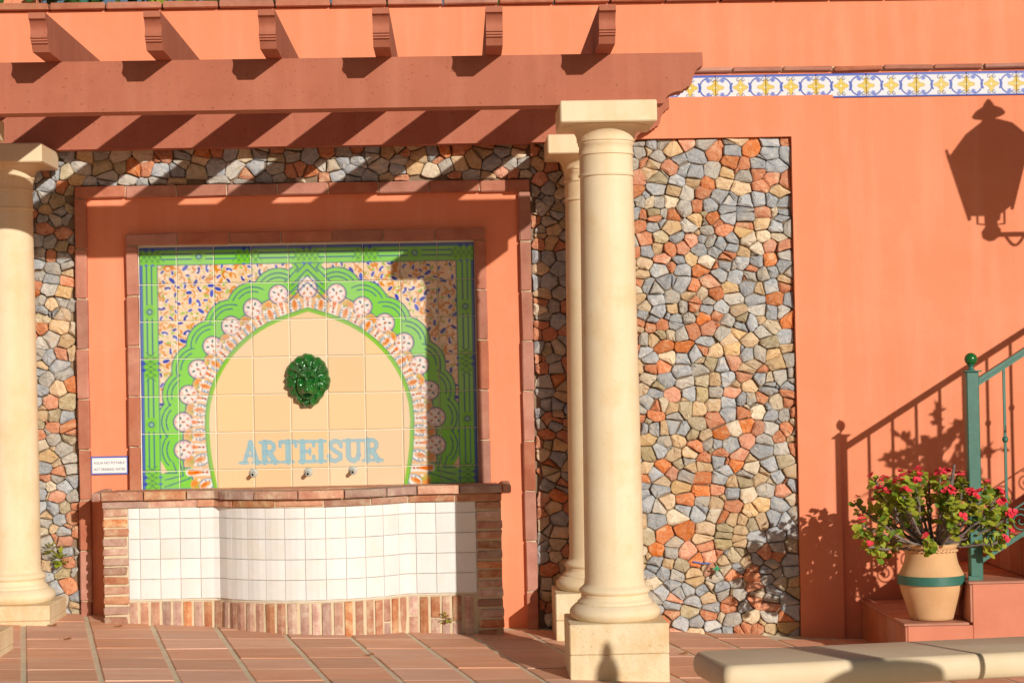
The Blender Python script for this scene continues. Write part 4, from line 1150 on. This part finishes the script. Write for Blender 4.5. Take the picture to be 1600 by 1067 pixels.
def thorn_plant(x, y, z, s, seed, label, sparse=1.0):
    r_ = random.Random(seed)
    t = thing('flowering_plant', label, 'plant', (x, y, z), 'crown of thorns plants')
    stem, spn, lf_, lf2 = MB(), MB(), MB(), MB(); fl = []
    def leaf(mb, p, d, up, L):
        d = d.normalized(); sd = d.cross(up)
        if sd.length < 1e-3: return
        sd.normalize(); nn = sd.cross(d); W_ = L * r_.uniform(.30, .38)
        a = p; b1 = p + d * L * .55 + sd * W_ + nn * L * .06; b2 = p + d * L * .55 - sd * W_ + nn * L * .06; c = p + d * L * .95 - nn * L * .05
        e1 = p + d * L * .86 + sd * W_ * .7; e2 = p + d * L * .86 - sd * W_ * .7; mid = p + d * L * .55
        mb.add([a, b1, e1, c, e2, b2, mid], [(0, 1, 6), (6, 1, 2, 3), (6, 3, 4, 5), (0, 6, 5)])
    def flower(p, d):
        m = MB(); d = d.normalized(); a0 = d.orthogonal().normalized(); b0 = d.cross(a0)
        for q in range(r_.randint(3, 5)):
            o = p + (a0 * r_.uniform(-1, 1) + b0 * r_.uniform(-1, 1)) * .012 * s + d * r_.uniform(0, .012) * s
            for k in range(2):
                an = r_.uniform(0, 6.28); w1 = (a0 * math.cos(an) + b0 * math.sin(an)); w2 = d.cross(w1); L = .0145 * s
                tl = (d * .35 + w1).normalized()
                ring = [o + tl * L * (.55 + .55 * math.cos(u)) + w2 * L * .62 * math.sin(u) for u in [k_ * math.pi / 4 for k_ in range(8)]]
                m.add(ring, [tuple(range(8))])
                tl = (d * .35 - w1).normalized()
                ring = [o + tl * L * (.55 + .55 * math.cos(u)) + w2 * L * .62 * math.sin(u) for u in [k_ * math.pi / 4 for k_ in range(8)]]
                m.add(ring, [tuple(range(8))])
        fl.append(m)
    ns = int(56 * sparse)
    for k in range(ns):
        a = 2 * math.pi * (k * .618 + r_.uniform(-.06, .06)); el = (k + .5) / ns      # 0 flat .. 1 upright
        reach = .355 * (1 - el ** 2.2) ** .5 + .03; hgt = .05 + .31 * el ** .75 + r_.uniform(-.04, .05)
        if el < .25: hgt = r_.uniform(-.01, .16)
        tip = Vector((math.cos(a) * reach * r_.uniform(.82, 1.08), math.sin(a) * reach * .86 * r_.uniform(.8, 1.05), hgt)) * s
        p0 = Vector((math.cos(a) * .05, math.sin(a) * .05, 0)) * s; mid = (p0 + tip) / 2 + Vector((math.cos(a) * .04, math.sin(a) * .04, -.03 + .02 * r_.random())) * s
        pts = []
        for q in range(9):
            u = q / 8; b = p0 * (1 - u) ** 2 + mid * 2 * u * (1 - u) + tip * u * u; pts.append(b + Vector((r_.uniform(-1, 1), r_.uniform(-1, 1), r_.uniform(-1, 1))) * .005 * s + Vector((x, y, z)))
        stem.tube(pts, [(.0080 - .0030 * q / 8) * s for q in range(9)], 6)
        for q in range(int(60)):
            u = r_.uniform(.02, .92) * 8; i0 = int(u); c = pts[i0].lerp(pts[i0 + 1], u - i0); dd = Vector((r_.uniform(-1, 1), r_.uniform(-1, 1), r_.uniform(-.6, 1))).normalized()
            o = dd.orthogonal().normalized() * .0011 * s; spn.add([c + o, c - o, c + dd * r_.uniform(.016, .026) * s], [(0, 1, 2)])
        td = (pts[-1] - pts[-3]).normalized(); td = (td + Vector((0, 0, .55))).normalized(); tp = pts[-1]
        for q in range(r_.randint(16, 30)):
            ph = q * 2.4 + r_.uniform(-.3, .3); o = td.orthogonal().normalized(); b = td.cross(o)
            el2 = r_.uniform(-.25, .8); d = (o * math.cos(ph) + b * math.sin(ph)) * math.cos(el2) + td * math.sin(el2)
            leaf(lf2 if r_.random() < .3 else lf_, tp - td * r_.uniform(-.01, .10) * s, d, Vector((r_.uniform(-.5, .5), r_.uniform(-1.6, .2), 1)), r_.uniform(.026, .060) * s)
        for q in range(8):
            u = r_.uniform(.35, .95) * 8; i0 = min(7, int(u)); c = pts[i0].lerp(pts[i0 + 1], u - i0); d = Vector((r_.uniform(-1, 1), r_.uniform(-1, 1), r_.uniform(-.1, 1))).normalized()
            leaf(lf2 if r_.random() < .4 else lf_, c, d, Vector((.1, r_.uniform(-1.5, .2), 1)), r_.uniform(.030, .050) * s)
        if r_.random() < .92:
            for q in range(r_.choice([1, 2, 3])):
                d = (td + Vector((r_.uniform(-.8, .8), r_.uniform(-1.0, .3), r_.uniform(-.1, .6)))).normalized(); flower(tp + d * r_.uniform(.022, .038) * s, d)
    # one bare upright stalk
    q = [Vector((x + (.04 + .012 * k * .6) * s, y - .06 * s, z + .045 * k * s)) for k in range(10)]
    stem.tube(q, [.010 * s] * 7 + [.009 * s, .008 * s, .006 * s], 7)
    for k in range(190):
        u = r_.uniform(.5, 7.6); c = q[int(u)].lerp(q[int(u) + 1], u - int(u)); dd = Vector((r_.uniform(-1, 1), r_.uniform(-1, 1), r_.uniform(-.4, .8))).normalized(); o = dd.orthogonal().normalized() * .0012 * s
        spn.add([c + o, c - o, c + dd * r_.uniform(.018, .028) * s], [(0, 1, 2)])
    stem.build('stems', M['stem'], t, True); tag(spn.build('spines', M['spine'], t), kind='stuff')
    tag(lf_.build('foliage', M['leaf'], t), kind='stuff'); tag(lf2.build('green_foliage', M['leaf_mid'], t), kind='stuff')
    for m in fl: m.build('flower', M['flower'], t)
    return t
thorn_plant(pxx + .01, PY, ZS + .368, 1.0, 3, 'thorny plant with yellow-green leaves and red flowers in the hooped pot')
# a tall potted shrub stands on the paving beyond the picture's edge; its shadow falls on the wall
sx2, sy2 = 3.36, -1.55
zf2 = floor_z(sx2, sy2)
pot(sx2, sy2, zf2, 1.15, 'larger terracotta pot on the paving beside the staircase', False)
def shrub(x, y, z, label):
    r_ = random.Random(31); t = thing('potted_shrub', label, 'shrub', (x, y, z)); st_ = MB(); lf_ = MB(); tips = []
    st_.tube([(x, y, z), (x + .02, y, z + .5), (x - .01, y + .01, z + 1.16)], [.024, .020, .015], 8)
    for k in range(26):
        a = k * 2.4; el = r_.uniform(-.25, 1.3); L = r_.uniform(.22, .42); b0 = Vector((x, y, z + r_.uniform(1.0, 1.18))); d = Vector((math.cos(a) * math.cos(el), math.sin(a) * math.cos(el) * .7, math.sin(el) * .75))
        p = [b0 + d * L * u + Vector((0, 0, .05 * u * (1 - u))) + Vector((r_.uniform(-.012, .012), 0, r_.uniform(-.012, .012))) for u in (0, .33, .66, 1)]
        st_.tube(p, [.009, .007, .006, .004], 5); tips.append((p, d))
    for p, d in tips:
        for q in range(26):
            u = r_.uniform(1.3, 3.0); i0 = min(2, int(u)); c = p[i0].lerp(p[i0 + 1], u - i0); dd = (d * .6 + Vector((r_.uniform(-1, 1), r_.uniform(-1, 1), r_.uniform(-.6, 1)))).normalized(); L = r_.uniform(.035, .06); w_ = dd.cross(Vector((r_.uniform(-1, 1), r_.uniform(-1, 1), 1))).normalized() * L * .36
            lf_.add([c, c + dd * L * .5 + w_, c + dd * L, c + dd * L * .5 - w_], [(0, 1, 2, 3)])
    st_.build('trunk', M['stem'], t); tag(lf_.build('foliage', M['leaf'], t), kind='stuff')
shrub(sx2, sy2, zf2 + .425, 'tall leafy shrub growing in the larger pot beside the staircase')

# ------------------------------------------------------------------ bench
def bench():
    ex = Vector((1, .16, 0)).normalized(); ey = Vector((-ex.y, ex.x, 0)); L, W_, H_ = 2.3, .41, .088
    A = at(1093, 1020, -3.83); zt_ = .425
    A = Vector((.805, -3.87, zt_))
    t = thing('bench', 'cream stone slab bench with rounded edges on the paving', 'bench', (A.x + 1.1, A.y, floor_z(A.x + 1.1, A.y)))
    n = 9; r = H_ / 2
    # rounded slab: stacked outlines
    v = []; rings = []
    for k in range(n + 1):
        a = -math.pi / 2 + math.pi * k / n; ins = r * .55 * (1 - math.cos(a)); z = zt_ - r + r * math.sin(a)
        out = []
        cr = .03
        for (cx_, cy_, a0) in ((L - cr, W_ - cr, 0), (cr, W_ - cr, 90), (cr, cr, 180), (L - cr, cr, 270)):
            for q in range(5):
                an = R(a0 + q * 22.5); out.append((cx_ + (cr) * math.cos(an), cy_ + cr * math.sin(an)))
        for (u, w_) in out:
            u2 = L / 2 + (u - L / 2) * (1 - 2 * ins / L); w2 = W_ / 2 + (w_ - W_ / 2) * (1 - 2 * ins / W_)
            p = A + ex * u2 - ey * (W_ - w2); v.append((p.x, p.y, z))
    m_ = 20; f = []
    for k in range(n):
        for i in range(m_): f.append((k * m_ + i, k * m_ + (i + 1) % m_, (k + 1) * m_ + (i + 1) % m_, (k + 1) * m_ + i))
    f.append(tuple(range(m_ - 1, -1, -1))); f.append(tuple(n * m_ + i for i in range(m_)))
    sharp(build('seat_slab', v, f, M['bench'], t), 40)
    for u in (.35, L - .35):
        c = A + ex * u - ey * W_ / 2; b = MB(); zf = floor_z(c.x, c.y) - .01
        vv, ff = boxvf(-.10, .10, -.15, .15, zf, zt_ - H_ + .002, .01)
        b.add([Vector((c.x, c.y, 0)) + ex * p[0] + ey * p[1] + Vector((0, 0, p[2])) for p in vv], ff); b.build('support', M['bench'], t)
bench()

# ------------------------------------------------------------------ wall lantern on a pier beyond the frame; its shadow falls on the coral wall
TL = 1.1
def from_shadow(px, py, t):
    p = at(px, py, 0.0); return p + Vector((.48, -1, .352)) * t
LB = from_shadow(1548, 330, TL); LT = from_shadow(1548, 232, TL)
lx, ly = LB.x, LB.y
lan = thing('wall_lantern', 'black iron street lantern on a scrolled bracket beside the staircase', 'lantern', (lx, ly, LB.z - .1))
def frustum(mb, r0, z0, r1, z1, n=4, rot=math.pi / 4):
    v = []
    for r, z in ((r0, z0), (r1, z1)):
        for i in range(n): a = rot + 2 * math.pi * i / n; v.append((lx + r * math.cos(a), ly + r * math.sin(a), z))
    mb.add(v, [(i, (i + 1) % n, n + (i + 1) % n, n + i) for i in range(n)] + [tuple(range(n - 1, -1, -1)), tuple(range(n, 2 * n))])
hb = LT.z - LB.z
rb, rt = .110, .215
m = MB(); frustum(m, rb, LB.z, rt, LT.z); m.build('panes', M['frost'], lan)
m = MB()
for i in range(4):
    a = math.pi / 4 + i * math.pi / 2; c_, s_ = math.cos(a), math.sin(a)
    m.tube([(lx + rb * c_ * 1.02, ly + rb * s_ * 1.02, LB.z - .02), (lx + rt * c_ * 1.02, ly + rt * s_ * 1.02, LT.z + .02)], .010, 6)
    m.tube([(lx + rt * c_, ly + rt * s_, LT.z), (lx + rt * c_ * 1.06, ly + rt * s_ * 1.06, LT.z + .05)], .008, 6)
m.build('frame', M['black_iron'], lan)
m = MB(); frustum(m, rt * 1.04, LT.z, .125, LT.z + .11); frustum(m, .125, LT.z + .11, .05, LT.z + .15); m.lathe([(.035, LT.z + .145), (.035, LT.z + .18), (.085, LT.z + .185), (.07, LT.z + .205), (.03, LT.z + .23), (.022, LT.z + .25), (.006, LT.z + .27)], 16, (lx, ly, 0)); m.build('roof', M['black_iron'], lan)
m = MB()
for sx in (-1, 1):
    m.tube([(lx + sx * .075, ly, LB.z), (lx + sx * .075, ly, LB.z - .07), (lx + sx * .03, ly, LB.z - .075), (lx + sx * .03, ly, LB.z)], .007, 6)
m.lathe([(.02, LB.z - .16), (.045, LB.z - .14), (.05, LB.z - .11), (.03, LB.z - .08), (.02, LB.z)], 14, (lx, ly, 0)); m.build('foot', M['black_iron'], lan)
xpier = lx + .85
m = MB(); m.tube([(lx, ly, LB.z - .13), (xpier, ly, LB.z - .13)], .014, 8)
pts = [(lx + .08 + .10 * k / 12, ly, LB.z - .14 - .05 * math.sin(k / 12 * math.pi)) for k in range(13)] ; m.tube(pts, .008, 6)
sp = [(lx + .24 + .05 * (1 - k / 40) * math.cos(k * .25), ly, LB.z - .19 + .05 * (1 - k / 40) * math.sin(k * .25)) for k in range(34)]; m.tube(sp, .008, 6)
m.build('bracket', M['black_iron'], lan)
pier = MB().box(xpier, xpier + .4, ly - .3, -.002, -.5, 3.3, .01).build('coral_pier', M['coral'])
tag(pier, 'coral stucco pier on the staircase carrying the lantern bracket', 'pier')

# unseen torch shape, added to throw a shadow on the free-standing column's pedestal
bt = from_shadow(0, 0, 0)
q = at(948, 1001, -1.795) + Vector((.48, -1, .352)) * 3.0
bo = thing('torch_caster', 'unseen added shadow caster, a black torch shape with a pointed cap on a thin stake out on the paving', 'shadow caster', (q.x, q.y, floor_z(q.x, q.y)))
zb0 = floor_z(q.x, q.y) - .02
MB().lathe([(.05, zb0), (.05, zb0 + .035), (.010, zb0 + .05), (.009, q.z - .30)], 16, (q.x, q.y, 0)).build('stake', M['black_iron'], bo, ang=40)
MB().lathe([(.009, q.z - .31), (.03, q.z - .29), (.048, q.z - .24), (.050, q.z - .15), (.038, q.z - .10), (.022, q.z - .075)], 20, (q.x, q.y, 0)).build('bowl', M['black_iron'], bo, ang=40)
MB().lathe([(.021, q.z - .076), (.024, q.z - .055), (.020, q.z - .03), (.010, q.z - .012), (.003, q.z)], 18, (q.x, q.y, 0)).build('cap', M['black_iron'], bo, ang=40)
# planter and trunk shape added beyond the frame only to shadow the bench
q = at(1400, 1043, -4.25) + Vector((.48, -1, .352)) * 2.2
pl = thing('planter_caster', 'unseen added shadow caster, a round planter shape with a stout sawn-off trunk out on the paving', 'planter', (q.x, q.y, floor_z(q.x, q.y)))
zb0 = floor_z(q.x, q.y) - .02
MB().lathe([(.15, zb0), (.16, zb0 + .06), (.10, zb0 + .12), (.10, q.z - .42), (.17, q.z - .36), (.235, q.z - .22), (.24, q.z - .12), (.21, q.z - .03), (.12, q.z + .005)], 28, (q.x, q.y, 0)).build('bowl', M['bench'], pl, ang=40)
MB().tube([(q.x - .05, q.y, q.z - .02), (q.x - .05, q.y, q.z + .2), (q.x - .045, q.y + .01, q.z + .36)], [.065, .058, .045], 12).build('trunk', M['stem'], pl)

# ------------------------------------------------------------------ terrace above the wall
ter = MB().box(-7, 7, .25, 9, -.5, 3.30).build('terrace', M['ground']); tag(ter, kind='structure')
def spiky(x, y, z, s, seed, label, mt):
    r_ = random.Random(seed); m = MB()
    for k in range(46):
        a = r_.uniform(0, 6.28); el = r_.uniform(.25, 1.45); L = s * r_.uniform(.6, 1); o = Vector((x, y, z)); d = Vector((math.cos(a) * math.cos(el), math.sin(a) * math.cos(el), math.sin(el))); sd = d.cross(Vector((0, 0, 1))).normalized() * .02
        p = [o + d * L * u - Vector((0, 0, 1)) * L * .25 * u * u for u in (0, .35, .7, 1)]
        m.add([p[0] - sd, p[0] + sd, p[1] - sd, p[1] + sd, p[2] - sd * .7, p[2] + sd * .7, p[3]], [(0, 1, 3, 2), (2, 3, 5, 4), (4, 5, 6)])
    o = m.build('spiky_plant', M[mt]); return tag(o, label, 'plant', 'plants on the terrace')
spiky(at(255, 5, .5).x, .5, 3.29, .55, 2, 'spiky bright green plant on the terrace above the coping, next to the post', 'leaf')
spiky(at(300, 5, .55).x, .62, 3.29, .5, 5, 'spiky dark green plant on the terrace above the coping', 'leaf_dark')
spiky(at(640, 5, .5).x, .55, 3.29, .45, 6, 'low spiky plant on the terrace above the fourth rafter', 'leaf_dark')
c = at(132, 3, .5)
tag(MB().box(c.x - .02, c.x + .02, .48, .52, 3.29, 4.3, .003).build('terrace_post', M['iron']), 'thin grey-green post on the terrace above the coping', 'post')
tag(MB().box(-4.6, at(62, 5, 1.2).x, 1.1, 1.3, 3.29, 4.0, .01).build('terrace_wall', M['coral']), 'low coral wall on the terrace above the coping', 'wall')
hd = MB(); r_ = random.Random(4)
for k in range(5200):
    p = Vector((r_.uniform(-3.6, 3.2), r_.uniform(.9, 1.7), r_.uniform(3.3, 4.15))); d = Vector((r_.uniform(-1, 1), r_.uniform(-1, 1), r_.uniform(-1, 1))).normalized(); o = d.orthogonal().normalized() * .03
    hd.add([p - o, p + d * .07, p + o, p - d * .02], [(0, 1, 2, 3)])
tag(hd.build('hedge', M['leaf_dark']), 'dark clipped hedge on the terrace above the wall', 'hedge', kind='stuff')

# ------------------------------------------------------------------ small things
def weed(px, py, Y, s, seed, label):
    r_ = random.Random(seed); c = at(px, py, Y); m = MB()
    for k in range(26):
        d = Vector((r_.uniform(-1, 1), r_.uniform(-1, -.1), r_.uniform(-.7, .9))).normalized(); p = c + d * r_.uniform(0, .03) * s; L = r_.uniform(.018, .034) * s; sd = d.cross(Vector((0, 0, 1))).normalized() * L * .36
        m.add([p, p + d * L * .5 + sd, p + d * L, p + d * L * .5 - sd], [(0, 1, 2, 3)])
    tag(m.build('weed', M['leaf']), label, 'weed')
weed(92, 873, -.01, 1.5, 1, 'small green weed growing from the stones beside the column')
weed(80, 858, -.01, 1.0, 4, 'tiny weed sprouting from the stones above the larger weed')
weed(697, 966, YB - .01, .9, 2, 'small weed growing between the foot bricks of the basin')
c = at(1119, 890, -.02); tp = thing('garden_tap', 'small green-handled garden tap on the rubble stone panel', 'tap', (c.x, -.01, c.z))
m = MB(); m.tube([(c.x, .0, c.z - .012), (c.x, -.05, c.z - .012), (c.x, -.06, c.z - .03)], .008, 8); m.build('spout', M['pipe'], tp)
m = MB(); m.box(c.x - .022, c.x + .022, -.045, -.035, c.z + .004, c.z + .012, .002); m.box(c.x - .006, c.x + .006, -.045, -.035, c.z - .02, c.z + .026, .002); m.build('handle', M['tapgreen'], tp)
m = MB(); a, b = at(1083, 877, -.016), at(1110, 880, -.016); m.tube([a, a.lerp(b, .5) + Vector((0, 0, -.004)), b], .0035, 6); m.build('hose', M['tapblue'], tp)
DLAB = ['dried leaf lying on the paving before the white tiled basin', 'curled dry leaf at the foot of a cream pedestal beside the plaque', 'scrap of dry leaf on the paving near the basin foot', 'small brown leaf on the paver joint by the basin', 'dead leaf lying behind the bench by the pedestal']
for k, (px, py) in enumerate(((105, 1000), (83, 979), (185, 980), (578, 1024), (1068, 1022))):
    d = (Fv * FPX + Rv * (px - 800) - Uv * (py - 533.5)); t0 = 0
    for it in range(3):
        pnt = CAM + d * ((CAM.z - t0) / -d.z); t0 = floor_z(pnt.x, pnt.y)
    r_ = random.Random(k); L = .022
    v = [(pnt.x + L * math.cos(a) * (1 + .3 * (i % 2)), pnt.y + L * .7 * math.sin(a), t0 + .004 + .010 * (i % 2)) for i, a in enumerate([q * math.pi / 3 for q in range(6)])] + [(pnt.x, pnt.y, t0 + .003)]
    o = build('dry_leaf', v, [(i, (i + 1) % 6, 6) for i in range(6)], M['dry']); tag(o, DLAB[k], 'leaf')
